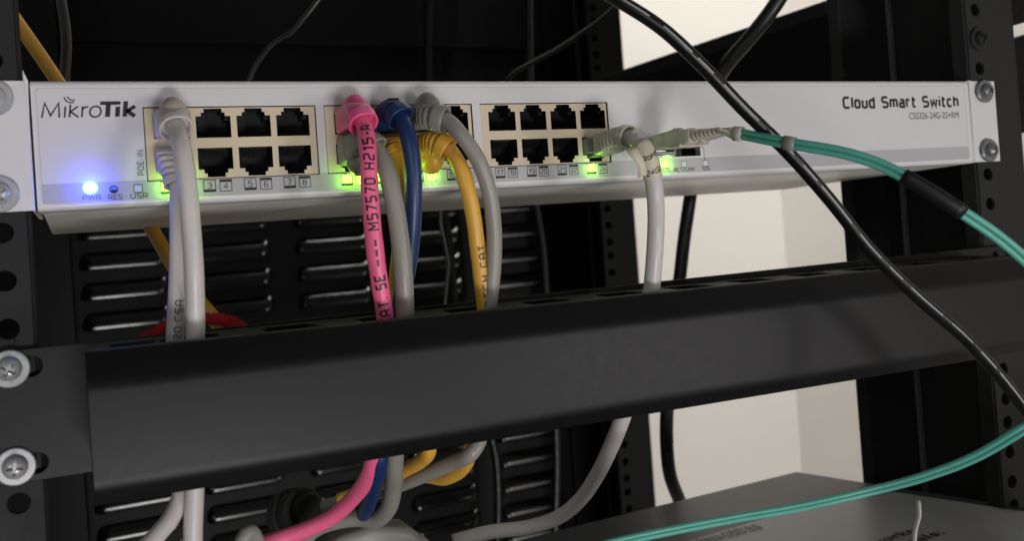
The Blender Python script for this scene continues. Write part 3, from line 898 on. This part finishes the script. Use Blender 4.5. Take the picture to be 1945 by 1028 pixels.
class Cable:
    pass
def patch(name_label, jm, bmt, sock, top, end_px, end_Y, end_dir, pts, r=3.0, ribs=0, hood=True, collar=True,
          wob=0.0, w0=6.0, h0=4.6, prints=None, squash=1.0, ring=None, latch=None, hood_r=(4.7, 7.5, 6.2), blen0=0, boot_extra=None, k0=.45, k1=.4, hcol=None):
    cx, cz = sock
    root = thing('patch_cable', (cx, 0, cz), name_label, 'network cable', 'network cables plugged into the switch')
    # clear plug in the socket
    bm = bmesh.new()
    s = 1 if top else -1
    box(bm, cx - 5.7, cx + 5.7, -1.6 - blen0, 10, cz - 3.2 - .6 * s, cz + 3.2 - .6 * s)
    box(bm, cx - 2.6, cx + 2.6, -3.0 - blen0, 8, *sorted((cz + s * 2.7, cz + s * 4.4)))
    obj('plug', bm, M_CLEAR, root, bevel=.4)
    p1 = at(*end_px, end_Y)
    bm, last = boot_mesh((cx, -1.2 - blen0, cz - .3 * s), p1, end_dir, w0, h0, r, ribs, collar, ring=ring, k0=k0, k1=k1)
    bt = obj('boot', bm, bmt, root, smooth=False)
    if hood:
        bm = bmesh.new()
        ellipsoid(bm, (cx, -8.5, cz + s * 3.4), *hood_r)
        obj('latch_hood', bm, hcol or bmt, bt)
    if latch:
        bm = bmesh.new(); box(bm, cx - 2.1, cx + 2.1, -12, -1, *sorted((cz + s * 5.6, cz + s * 7.4)))
        obj('latch', bm, latch, bt, bevel=.4)
    d1 = Vector(end_dir).normalized()
    P = [p1 - d1 * 4, p1 + d1 * .5] + [at(px, py, y) for px, py, y in pts]
    path = spline(P, 1.6)
    bm = bmesh.new(); tube(bm, path, r, 20, squash, wob)
    jk = obj('jacket', bm, jm, root)
    for pr in (prints or []):
        print_on(jk, path, r, *pr)
    return root, path

def print_on(parent, path, r, txt, px_start, py_start, h, stroke=.14, xs=1.0, gap=.3, upward=True, side=0.0, m=None, width=None, name='sheath_print'):
    """wrap a line of stroke lettering on a cable, starting at the path point nearest the given place"""
    def pxy(p):
        v = p - CAM; z = v.dot(RZ); return (CX + F_PX * v.dot(RX) / z, CY + F_PX * v.dot(RY) / z)
    i0 = min(range(len(path)), key=lambda i: (pxy(path[i])[0] - px_start) ** 2 + (pxy(path[i])[1] - py_start) ** 2)
    seq = path[:i0 + 1][::-1] if upward else path[i0:]
    cum = [0]
    for a, b in zip(seq, seq[1:]): cum.append(cum[-1] + (b - a).length)
    def point(s):
        s = min(max(s, 0), cum[-1] - 1e-4)
        j = max(k for k in range(len(cum) - 1) if cum[k] <= s)
        f = (s - cum[j]) / (cum[j + 1] - cum[j])
        p = seq[j].lerp(seq[j + 1], f)
        t0 = (seq[min(j + 1, len(seq) - 1)] - seq[max(j - 1, 0)]).normalized()
        t1 = (seq[min(j + 2, len(seq) - 1)] - seq[j]).normalized()
        return p, t0.lerp(t1, f).normalized()
    Q, wd = text_quads(txt, h, stroke, xs, gap)
    k = width / wd if width else 1
    def fn(a, b):
        p, t = point(a * k)
        n = (CAM - p); n = (n - t * n.dot(t)).normalized()
        left = n.cross(t)                     # letter-up direction
        ang = (b - h / 2) / r + side
        return p + (n * math.cos(ang) + left * math.sin(ang)) * (r * 1.06 + .10)
    bm = bmesh.new()
    sub = []
    for q in Q:                               # dice quads so they follow the round sheath
        A, B, D, E = [Vector(v) for v in q]
        n1 = max(1, int(max((A - E).length, (B - D).length) / .7)); n2 = max(1, int((A - B).length / .7))
        for i in range(n1):
            for j in range(n2):
                g = lambda u, v: (A.lerp(E, u)).lerp(B.lerp(D, u), v)
                sub.append([g(i / n1, j / n2), g(i / n1, (j + 1) / n2), g((i + 1) / n1, (j + 1) / n2), g((i + 1) / n1, j / n2)])
    add_quads(bm, [[(v.x, v.y) for v in q] for q in sub], fn)
    return obj(name, bm, m or M_INK, parent)

DN = Vector((.12, -.55, -1))
# port 2 and port 1: two white cables
patch('thick white network cable with flared boot, leftmost of the top row of sockets', J_WHITE, B_WHITE, (43.7, 28.0), 1, (335, 246), -17, (.15, -.75, -.75),
      [(346, 285, -27), (356, 350, -31), (363, 430, -32), (369, 520, -31), (371, 610, -28), (371, 660, -27), (371, 800, -26), (369, 950, -26), (367, 1000, -26), (366, 1090, -26), (364, 1400, -26)],
      r=3.05, ribs=0, ring=5.1, hood_r=(4.6, 7, 5.4), hcol=B_TAUPE)
patch('white cable with ribbed boot in the lower left socket, half hidden behind another white cable', J_WHITE, B_WHITE, (43.7, 15.6), 0, (338, 352), -11, (.1, -.35, -1),
      [(339, 400, -14), (339, 470, -16), (337, 550, -17), (334, 610, -18), (332, 655, -18), (334, 760, -18), (345, 900, -20), (343, 945, -22), (325, 985, -25), (298, 1018, -28), (262, 1060, -32), (190, 1200, -38)],
      r=2.9, ribs=4, hood=False, k0=.35, ring=4.2, prints=[('20', 333, 648, 2.2, .13, 1, .35, True, -.25), ('CSA', 336, 612, 2.2, .13, 1, .4, True, -.25)])
# pink, grey
_, pk = patch('bright pink network cable with black lettering along it and a rounded pink boot', J_PINK, B_PINK, (107.9, 28.0), 1, (691, 236), -22, (.10, -.62, -.8),
      [(698, 275, -29), (701, 340, -31), (706, 410, -31), (713, 480, -30), (723, 550, -28), (732, 612, -26), (728, 700, -24), (716, 820, -24), (708, 880, -18), (694, 915, -8), (668, 950, 2), (628, 985, 9), (570, 1012, 14), (500, 1035, 17), (380, 1085, 20), (200, 1250, 20)],
      r=3.1, wob=.03, ring=5.0, hood_r=(4.9, 7, 6.0),
      prints=[('CAT. 5E ___ M57570 H215-A', 733, 608, 3.3, .19, .95, .45, True, -.1, None, 70)])
patch('dull grey network cable with grey ribbed boot, in the lower row beneath the pink boot', J_GREY, B_GREY, (107.9, 15.6), 0, (714, 284), -21, (.55, -.5, -.75),
      [(736, 330, -27), (750, 390, -28), (759, 450, -28), (766, 520, -27), (769, 595, -25), (764, 700, -24), (752, 830, -24), (749, 880, -15), (747, 930, 0), (737, 968, 10), (715, 988, 17), (680, 985, 23), (630, 993, 28), (588, 1014, 32), (570, 1060, 34)],
      r=3.35, ribs=5, hood_r=(4.6, 6.5, 5.6))
# blue, pale grey
patch('dark blue network cable with a ribbed blue boot between the pink and grey ones', J_BLUE, B_BLUE, (122.1, 28.0), 1, (762, 226), -20, (.35, -.6, -.8),
      [(776, 262, -25), (784, 310, -26), (786, 370, -25), (784, 430, -22), (778, 490, -18), (764, 560, -16), (745, 640, -16), (728, 780, -18), (722, 870, -20), (712, 920, -6), (701, 955, 8), (692, 978, 20), (689, 990, 26)],
      r=3.1, ribs=6, hood=False, latch=M_BLKRUB, w0=5.9, h0=4.2, ring=4.9)
patch('pale grey network cable with slotted grey boot, rightmost in the middle block of sockets', J_GREY2, B_GREY, (136.3, 28.0), 1, (846, 228), -24, (.85, -.62, -.38),
      [(874, 254, -30), (906, 300, -32), (927, 355, -31), (937, 420, -29), (938, 490, -27), (932, 560, -25), (927, 600, -24), (920, 720, -22), (912, 830, -22), (895, 862, -23), (860, 880, -12), (800, 906, 4), (740, 928, 18), (690, 943, 28), (615, 964, 40)],
      r=2.95, ribs=6, hood_r=(4.9, 7, 6.6), ring=4.9)
# two yellow
patch('yellow network cable almost hidden behind the blue and grey cables', J_YEL, B_YEL, (122.1, 15.6), 0, (756, 295), -13, (.12, -.4, -1),
      [(762, 335, -15), (764, 400, -14), (758, 470, -11), (752, 540, -10), (750, 600, -11), (780, 740, -14), (815, 850, -16), (800, 876, -6), (770, 893, 4), (730, 915, 16), (690, 935, 26), (645, 950, 34)],
      r=2.8, ribs=6, hood=False, ring=4.6)
_, yl = patch('yellow network cable with ribbed yellow boot hanging beside a pale grey cable', J_YEL, B_YEL, (136.3, 15.6), 0, (852, 284), -22, (.7, -.5, -.7),
      [(873, 315, -27), (887, 355, -28), (899, 410, -27), (908, 480, -25), (916, 545, -24), (921, 595, -23), (915, 720, -22), (900, 830, -21), (892, 862, -20), (876, 892, -10), (846, 908, 0), (806, 904, 12), (760, 905, 22)],
      r=2.95, ribs=7, wob=.03, ring=4.9, hood_r=(4.6, 7, 6.2),
      prints=[('TIA/EIA PATCH C', 921, 597, 2.4, .13, .95, .4, False, .5)] if 0 else [('PATCH CAT', 921, 592, 2.5, .13, .95, .45, True, -.55, None, 26)])
# port 23: white cable with a flag label
w23, wp = patch('off white network cable with clear plug and cream wrap label, right of the sockets', J_WHITE, J_BEIGE, (214.2, 15.2), 0, (1196, 262), -30, (.22, -.95, -.22),
      [(1214, 270, -38), (1230, 296, -42), (1239, 330, -42), (1245, 375, -41), (1246, 430, -36), (1243, 490, -34), (1237, 555, -31), (1225, 640, -29), (1200, 740, -27), (1180, 800, -20), (1160, 850, -2), (1133, 905, 20), (1100, 952, 38), (1058, 985, 52), (1000, 1003, 62), (930, 1012, 68), (860, 1030, 72)],
      r=3.4, ribs=4, hood=False, blen0=7, w0=5.6, h0=4.3, ring=4.6, k0=.4, k1=.4)
# wrap label: a sleeve round the cable with a folded flap
seq = [p for p in wp if True]
def nearest(path, px, py):
    def d(p):
        v = p - CAM; z = v.dot(RZ); return (CX + F_PX * v.dot(RX) / z - px) ** 2 + (CY + F_PX * v.dot(RY) / z - py) ** 2
    return min(range(len(path)), key=lambda i: d(path[i]))
i0, i1 = nearest(wp, 1217, 280), nearest(wp, 1241, 338)
sub = wp[i0:i1 + 1]
bm = bmesh.new(); tube(bm, sub, 3.75, 24)
M_TAG = mat('cream_label_paper', (.60, .55, .42), .55, var=.04, vscale=80)
tg = obj('wrap_label', bm, M_TAG, w23)
bm = bmesh.new()
ra = []; rb = []
for p in sub[:max(3, int(len(sub) * .97))]:
    left = Vector((-1, -.15, -.12))
    q = len(ra) / len(sub)
    L = 7.4 - 1.0 * q + .6 * math.sin(q * 9)
    ra.append(p + left * 3.2 + Vector((0, -1.2, 0))); rb.append(p + left * L + Vector((0, .6 - .8 * math.sin(q * 4), -.5)))
for i in range(len(ra) - 1):
    bm.faces.new([bm.verts.new(v) for v in (ra[i], rb[i], rb[i + 1], ra[i + 1])]).smooth = True
bmesh.ops.remove_doubles(bm, verts=bm.verts, dist=.01)
fl = obj('label_flap', bm, M_TAG, tg)
so = fl.modifiers.new('paper', 'SOLIDIFY'); so.thickness = .25 * S; so.offset = 0
def label_print(txt, px, py, h, width, tilt):
    """lettering running across the wrapped label"""
    i = nearest(wp, px, py); p = wp[i]; t = (wp[i + 1] - wp[i - 1]).normalized()
    n = (CAM - p); n = (n - t * n.dot(t)).normalized(); rt = t.cross(n)
    if rt.x < 0: rt = -rt
    Q, wd = text_quads(txt, h, .17, 1.0, .3); k = width / wd
    bm = bmesh.new()
    def fn(a, b):
        s = a * k - width * .5 + 1.4; ang = s / 3.9
        return p + (n * math.cos(ang) + rt * math.sin(ang)) * 3.9 - t * (b + s * tilt)
    add_quads(bm, [[(a, b) for a, b in q] for q in Q], fn)
    obj('label_print', bm, M_INK, tg)
label_print('RoHS', 1230, 309, 1.9, 7.4, .18)
label_print('24GD', 1238, 326, 1.9, 7.0, .18)

# ------------------------------------------------------------------ fibre link
sfp = thing('transceiver_module', (240, 0, 14), 'small metal fibre transceiver pushed into the left fibre cage of the switch', 'transceiver')
bm = bmesh.new(); box(bm, 233.4, 246.6, -9, 30, 9.9, 18.1); obj('module_body', bm, M_CAGE, sfp, bevel=.5)
bm = bmesh.new(); box(bm, 233.2, 246.8, -12.5, -9.2, 9.6, 11.2); box(bm, 233.2, 234.4, -12.5, -9.2, 11.2, 17); box(bm, 245.6, 246.8, -12.5, -9.2, 11.2, 17)
obj('bail_latch', bm, M_DSTEEL, sfp, bevel=.3)

fb = thing('fibre_cable', (240, -10, 14), 'teal twin fibre cable with beige connector, looping out at the right edge of the photo', 'fibre cable')
def fibre_connector(cx, cz):
    bm = bmesh.new()
    rings = []
    for y, hw, hh, rr in ((-8, 2.6, 2.9, .4), (-22, 2.6, 2.9, .4), (-22.2, 3.0, 3.4, .6), (-36, 2.8, 3.2, .8), (-38, 2.4, 2.6, 1.2)):
        rings.append([Vector((cx + a, y, cz + b)) for a, b in rrect(hw, hh, rr)])
    loft(bm, rings)
    for v in bm.verts: v.co.x += (-(v.co.y + 8)) * .03
    for f in bm.faces: f.smooth = False
    c = obj('connector', bm, J_BEIGE, fb, bevel=.4)
    bm = bmesh.new(); rings = []
    for i in range(40):
        t = i / 39; y = -37 - 17 * t; r = 2.5 - .9 * t
        if (t * 7) % 1 > .55 and t > .05: r -= .5
        rings.append([Vector((cx + .9 + .6 * t + r * math.cos(2 * PI * k / 20), y, cz + r * math.sin(2 * PI * k / 20))) for k in range(20)])
    loft(bm, rings); obj('strain_relief', bm, J_BEIGE, c)
    bm = bmesh.new()
    box(bm, cx - 1.4, cx + 1.4, -30, -10, cz + 3.3, cz + 4.3)
    for v in bm.verts:
        if v.co.y > -15: v.co.z -= 1.0
        v.co.x += .4
    obj('latch', bm, J_BEIGE, c, bevel=.3)
fibre_connector(237.0, 15.0); fibre_connector(243.2, 15.0)
bm = bmesh.new(); box(bm, 234.2, 246.4, -33, -25, 11.3, 12.4); box(bm, 239.0, 241.2, -33, -25, 12.4, 18.0); obj('duplex_clip', bm, J_BEIGE, fb, bevel=.3)

FP = [(1340, 254, -56), (1394, 253, -68), (1450, 263, -82), (1510, 274, -94), (1600, 290, -107), (1665, 310, -115), (1715, 334, -121), (1770, 366, -127), (1830, 405, -132), (1890, 446, -135),
      (1945, 492, -137), (2030, 580, -138), (2065, 680, -136), (2030, 765, -130), (1945, 815, -121), (1850, 870, -108), (1750, 908, -95), (1640, 937, -82), (1520, 964, -74), (1400, 985, -70), (1290, 1006, -68), (1190, 1027, -68), (1050, 1062, -68)]
mid = spline([at(*p) for p in FP], 2.0)
F = frames(mid, Vector((0, 0, 1)))
iA = nearest(mid[:len(mid) // 2], 1394, 253)
for sg in (-1, 1):
    off = lambda i: 1.02 - .46 * min(1, max(0, (i / len(mid) - .5) * 5))
    path = [p + n * (off(i) * sg) + b * (.35 * sg * min(1, max(0, (i / len(mid) - .45) * 4))) for i, (p, (t, n, b)) in enumerate(zip(mid, F))]
    bm = bmesh.new(); tube(bm, path[iA:], lambda t: 1.08 - .06 * min(1, max(0, (t - .45) * 5)), 14); obj('jacket', bm, J_TEAL, fb)
    start = Vector((237.0 if sg < 0 else 243.2, -53, 15.0)) + Vector((1.5, 0, 0))
    pig = spline([start, start.lerp(path[iA], .5) + Vector((0, 0, .3)), path[iA], path[iA + 2]], 1.5)
    bm = bmesh.new(); tube(bm, pig, 1.15, 12); obj('pigtail', bm, J_BEIGE, fb)
def sleeve(i0, i1, r, m, nm, sq=1.9):
    bm = bmesh.new()
    FF = F[i0:i1 + 1]
    rings = [[p + n * (math.cos(2 * PI * k / 20) * r * sq) + b * (math.sin(2 * PI * k / 20) * r) for k in range(20)] for p, (t, n, b) in zip(mid[i0:i1 + 1], FF)]
    loft(bm, rings); obj(nm, bm, m, fb)
half = mid[:len(mid) // 2]
sleeve(nearest(half, 1715, 334), nearest(half, 1830, 405), 1.5, M_BLKRUB, 'black_sleeve', 1.75)
sleeve(nearest(half, 1390, 251), nearest(half, 1408, 253), 1.6, B_WHITE, 'splitter_clip', 1.75)
sleeve(nearest(half, 1490, 268), nearest(half, 1506, 271), 1.45, B_GREY, 'splitter_clip', 1.75)

# ------------------------------------------------------------------ power cords
def cord(name, pts, r, label, cat='power cord', group='black power cords', m=None, squash=1.0, seg=16, wob=0.0, dep=True):
    P = [atd(*p) for p in pts] if dep else [at(*p) for p in pts]
    path = spline(P, 2.5)
    bm = bmesh.new(); tube(bm, path, r, seg, squash, wob)
    o = obj(name, bm, m or M_BLKWIRE, origin=path[len(path) // 2])
    set_props(o, label, cat, group); return o, path
CD = [(420, -330, 330), (760, -230, 325), (1000, -110, 320), (1120, -32, 318), (1175, 0, 316), (1255, 52, 318), (1330, 121, 322), (1415, 210, 328), (1500, 293, 334), (1578, 382, 340), (1650, 472, 346), (1738, 560, 352), (1830, 641, 358), (1890, 705, 362), (1945, 774, 366), (2010, 865, 370), (2100, 1080, 380), (2130, 1350, 390)]
crd, cpath = cord('power_cord', CD, 2.85, 'black power cord with grey dashed print crossing diagonally in front of the white switch', squash=.85)
def dashes(parent, path, r, off, m, nm, lens, start):
    bm = bmesh.new()
    cum = [0]
    for a, b in zip(path, path[1:]): cum.append(cum[-1] + (b - a).length)
    s = start; k = 0
    Fm = frames(path)
    while s < cum[-1] - 2:
        L, gp = lens[k % len(lens)]; k += 1
        ids = [i for i, c in enumerate(cum) if s <= c <= s + L]
        prev = None
        for i in ids:
            p = path[i]; t = Fm[i][0]
            n = (CAM - p); n = (n - t * n.dot(t)).normalized(); sd = n.cross(t)
            row = []
            for e in (-.09, .09):
                a = off + e
                row.append(bm.verts.new(p + (n * math.cos(a) + sd * math.sin(a)) * (r + .12)))
            if prev: bm.faces.new((prev[0], prev[1], row[1], row[0]))
            prev = row
        s += L + gp
    obj(nm, bm, m, parent)
dashes(crd, cpath, 2.85, .35, M_DKTEXT, 'sheath_print', ((16, 2), (11, 1.5), (22, 2.5)), 8)
cord('power_cord', [(1660, -520, 30), (1600, -240, 50), (1478, 0, 80), (1425, 70, 95), (1375, 130, 110), (1345, 200, 140), (1325, 290, 170), (1311, 375, 190), (1300, 450, 195), (1291, 530, 195), (1278, 640, 190), (1268, 760, 185), (1266, 830, 185), (1272, 900, 190), (1290, 950, 200), (1310, 1000, 210)], 4.6,
     'thick black power cord hanging behind the switch in front of the white wall', dep=False)
# thin dark wires in the shade behind the switch
def wire(pts, r, label, m=None, group='thin dark wires behind the switch'):
    return cord('wire', pts, r, label, 'wire', group, m or M_BLKWIRE, dep=False, seg=10)
wire([(818, -480, 440), (816, -60, 440), (814, 40, 440), (814, 150, 440), (826, 280, 440), (842, 400, 440), (852, 460, 440), (858, 520, 438), (866, 600, 438), (900, 740, 440), (938, 850, 440), (946, 930, 440), (944, 1060, 440), (944, 1350, 440)], 4.2, 'black wire hanging down the back panel, left of the middle, over the louvres')
wire([(1004, -480, 400), (1004, -60, 400), (1005, 60, 400), (1006, 150, 400), (1008, 280, 400), (1017, 390, 400), (1030, 470, 400), (1036, 560, 400), (1046, 700, 400), (1056, 830, 400), (1057, 900, 400), (1054, 1060, 400), (1060, 1350, 400)], 3.9, 'black wire hanging straight down near the rear right post')
wire([(920, 260, 262), (965, 150, 260), (1012, 118, 262), (1060, 92, 265), (1105, 62, 265), (1150, 28, 262), (1190, -20, 260), (1260, -260, 250)], 1.9, 'thin black wire sloping up towards the top of the white wall opening', mat('matt_black_sheath', (.004, .004, .004), .6, spec=.15))
M_GLOSSW = mat('dark_translucent_wire', (.025, .025, .025), .22, spec=.6)
wire([(760, -420, 170), (660, -90, 178), (604, 0, 182), (575, 36, 184), (552, 62, 186), (522, 80, 188), (498, 106, 190), (478, 140, 192), (462, 200, 194), (455, 330, 196)], 1.5, 'thin dark wire kinking down behind the switch above the socket blocks', M_GLOSSW)
wire([(835, 250, 250), (838, 380, 250), (836, 420, 250), (843, 458, 250), (851, 500, 250), (848, 545, 250), (843, 600, 250), (850, 800, 250)], 1.3, 'thin wavy dark wire between the yellow cable and the blue cable', M_GLOSSW)
M_CLEARW = mat('smoky_wire', (.035, .035, .035), .16, spec=.7)
wire([(100, -420, 168), (110, -90, 168), (117, 0, 168), (124, 45, 168), (127, 90, 168), (124, 140, 168), (122, 220, 168), (130, 420, 175)], 2.6, 'smoky grey shiny wire hanging at the top left beside the yellow cable', M_CLEARW)

# yellow cable behind on the left
o, yp = cord('network_cable', [(-160, -300, 145), (-60, -90, 148), (20, 24, 150), (62, 84, 150), (112, 158, 152), (190, 280, 150), (260, 388, 140), (300, 455, 130), (335, 515, 120), (370, 562, 110), (408, 608, 100), (440, 660, 92), (470, 800, 90)], 3.3,
     'yellow cable slanting down behind the left end of the switch to a red strap', 'network cable', 'cables behind the switch', J_YEL, dep=False)
# red hook-and-loop strap
c = at(368, 652, 70)
bm = bmesh.new(); rings = []
for i in range(49):
    a = PI * 2 * i / 48
    out = Vector((math.cos(a), 0, math.sin(a)))
    ctr = c + Vector((math.cos(a) * 20.5, 2.0 * math.sin(3 * a), math.sin(a) * 10.5 + 1.0 * math.cos(a + .6)))
    th = 2.3 + .7 * math.sin(2 * a + 1)
    rings.append([ctr + Vector((0, ky * 8, 0)) + out * (kr * th) for ky, kr in ((-1, -.8), (-1.1, 0), (-1, .8), (0, 1), (1, .8), (1, -.8), (0, -1))])
loft(bm, rings, cap0=False, cap1=False)
base = [f for f in bm.faces]
for f in list(base):
    for _ in range(26):
        vs = f.verts; a, b, c4, d4 = [v.co for v in vs]
        u, v = random.random(), random.random()
        p = a.lerp(b, u).lerp(d4.lerp(c4, u), v); nn = f.normal
        dr = (nn + Vector((random.gauss(0, .6), random.gauss(0, .6), random.gauss(0, .6)))).normalized()
        sd = dr.orthogonal().normalized() * .10
        L = random.uniform(.6, 1.8)
        fa = bm.faces.new([bm.verts.new(p - sd), bm.verts.new(p + sd), bm.verts.new(p + dr * L)])
M_RED = mat('red_fabric', (.48, .018, .03), .9, var=.2, vscale=300)
o = obj('hook_and_loop_strap', bm, M_RED, origin=at(368, 652, 70))
set_props(o, 'fuzzy red fabric strap loop wrapped round the cables behind the duct', 'strap')

# black round grommet roll under the duct, a cable end going into it
ax = (at(620, 962, 38) - at(545, 985, 66)).normalized()
t0 = at(585, 972, 50)
roll = thing('strap_roll', t0, 'round black roll under the duct with a pale cable passing into it', 'strap roll')
bm = bmesh.new()
cylinder(bm, t0 - ax * 15, ax, 11.5, 6, 40); cylinder(bm, t0 - ax * 9, ax, 10.4, 7, 40); obj('outer_roll', bm, M_FELT, roll, bevel=.8)
bm = bmesh.new(); cylinder(bm, t0 - ax * 2, ax, 7.8, 5, 36, rtop=7.0); obj('inner_core', bm, M_BLKRUB, roll, bevel=.8)

# blurred grey plug housing and knob-like cable end at the bottom edge
ctr = at(730, 1024, 36)
pl = thing('plug_housing', ctr, 'grey plastic plug housing at the bottom edge of the photo under the grey cable', 'plug')
bm = bmesh.new(); rings = []
for px, py, hw, hh in ((598, 1062, 3, 3), (640, 1040, 7, 6), (700, 1024, 9, 7.5), (770, 1026, 9, 7.0), (812, 1046, 7, 5), (838, 1072, 4, 3)):
    p = at(px, py, 40); rings.append([p + Vector((0, a, b)) for a, b in rrect(hw, hh, 3)])
loft(bm, rings); obj('housing', bm, J_GREY, pl)
bm = bmesh.new(); box(bm, *[v for k in (0, 1, 2) for v in (ctr[k] - (8, 6, 12)[k], ctr[k] + (8, 6, -3)[k])]); obj('plug_body', bm, B_GREY, pl, bevel=1)
o, _ = cord('network_cable', [(440, 1090, 0), (455, 1040, 0), (468, 1014, 0), (478, 1012, 2), (492, 1040, 6), (505, 1090, 10)], 2.7,
     'short grey cable bend poking up at the bottom edge, left of the pink cable', 'network cable', 'cables at the bottom of the photo', J_GREY, dep=False)

# ------------------------------------------------------------------ device below with printed top
ZT = -185.0
cBR = atz(1512, 896, ZT); cR = atz(1945, 964, ZT); cL = atz(1090, 1000, ZT)
db = (cL - cBR).normalized(); dr = (cR - cBR).normalized()
fw = thing('firewall_appliance', (cBR + db * 150 + dr * 120) + Vector((0, 0, -45)), 'flat grey appliance with printed glossy lid lying below the duct, bottom right', 'appliance')
A = cBR; B = cBR + dr * 300; Cc = cBR + dr * 300 + db * 360; D = cBR + db * 360
bm = bmesh.new()
up = Vector((0, 0, 1))
loft(bm, [[p - up * 44 for p in (A, B, Cc, D)], [p for p in (A, B, Cc, D)]])
for f in bm.faces: f.smooth = False
M_LID = mat('grey_lid_paint', (.060, .066, .072), .36, spec=.22, bump=.04, bscale=2500)
obj('casing', bm, M_LID, fw, bevel=1.2)
M_SHEET = mat('printed_pale_sheet', (.42, .43, .42), .33, spec=.25, var=.03, vscale=40)
q = [atz(1300, 1034, ZT + .4), atz(1530, 966, ZT + .4), atz(1562, 950, ZT + .4), atz(1645, 930, ZT + .4), A + dr * 50 - db * -6 + up * .4, cBR + dr * 290 + db * 6 + up * .4, cBR + dr * 290 + db * 300 + up * .4]
bm = bmesh.new(); bm.faces.new([bm.verts.new(p) for p in (atz(1180, 1066, ZT + .4), atz(1330, 1022, ZT + .4), atz(1600, 942, ZT + .4), atz(1690, 934, ZT + .4), cBR + dr * 280 + db * 5 + up * .4, cBR + dr * 280 + db * 250 + up * .4)])
bmesh.ops.recalc_face_normals(bm, faces=bm.faces)
sheet = obj('printed_sheet', bm, M_SHEET, fw)
so = sheet.modifiers.new('film', 'SOLIDIFY'); so.thickness = .25 * S
def lid_text(txt, pa, pb, h_px, m, stroke=.14, bold=1):
    a = atz(*pa, ZT + .75); b = atz(*pb, ZT + .75)
    u = (b - a); wd = u.length; u.normalize(); v = up.cross(u)
    top = atz(pa[0] + 4, pa[1] - h_px, ZT + .75); hgt = (top - a).dot(v)
    bm = bmesh.new(); font_mesh(bm, txt, hgt, wd, lambda x, y: a + u * x + v * y, .012)
    return obj('lid_lettering', bm, m, sheet)
lid_text('PAN-OS\u00ae 8.0', (1336, 1034), (1452, 1004), 15, M_GREYINK, .15)
lid_text('networks', (1620, 1052), (1741, 1011), 15, M_INK, .17)
lid_text('credentials:', (1610, 1080), (1796, 1013), 15, M_INK, .17)
# pale cable tie standing on the lid
o, _ = cord('cable_tie', [(1738, 1075, 300), (1736, 1030, 300), (1738, 1006, 301), (1744, 985, 303), (1745, 968, 304), (1743, 952, 305)], 1.0,
     'thin pale plastic cable tie tail sticking up over the printed lid', 'cable tie', None, mat('pale_nylon', (.55, .53, .46), .4), squash=.5, seg=8)
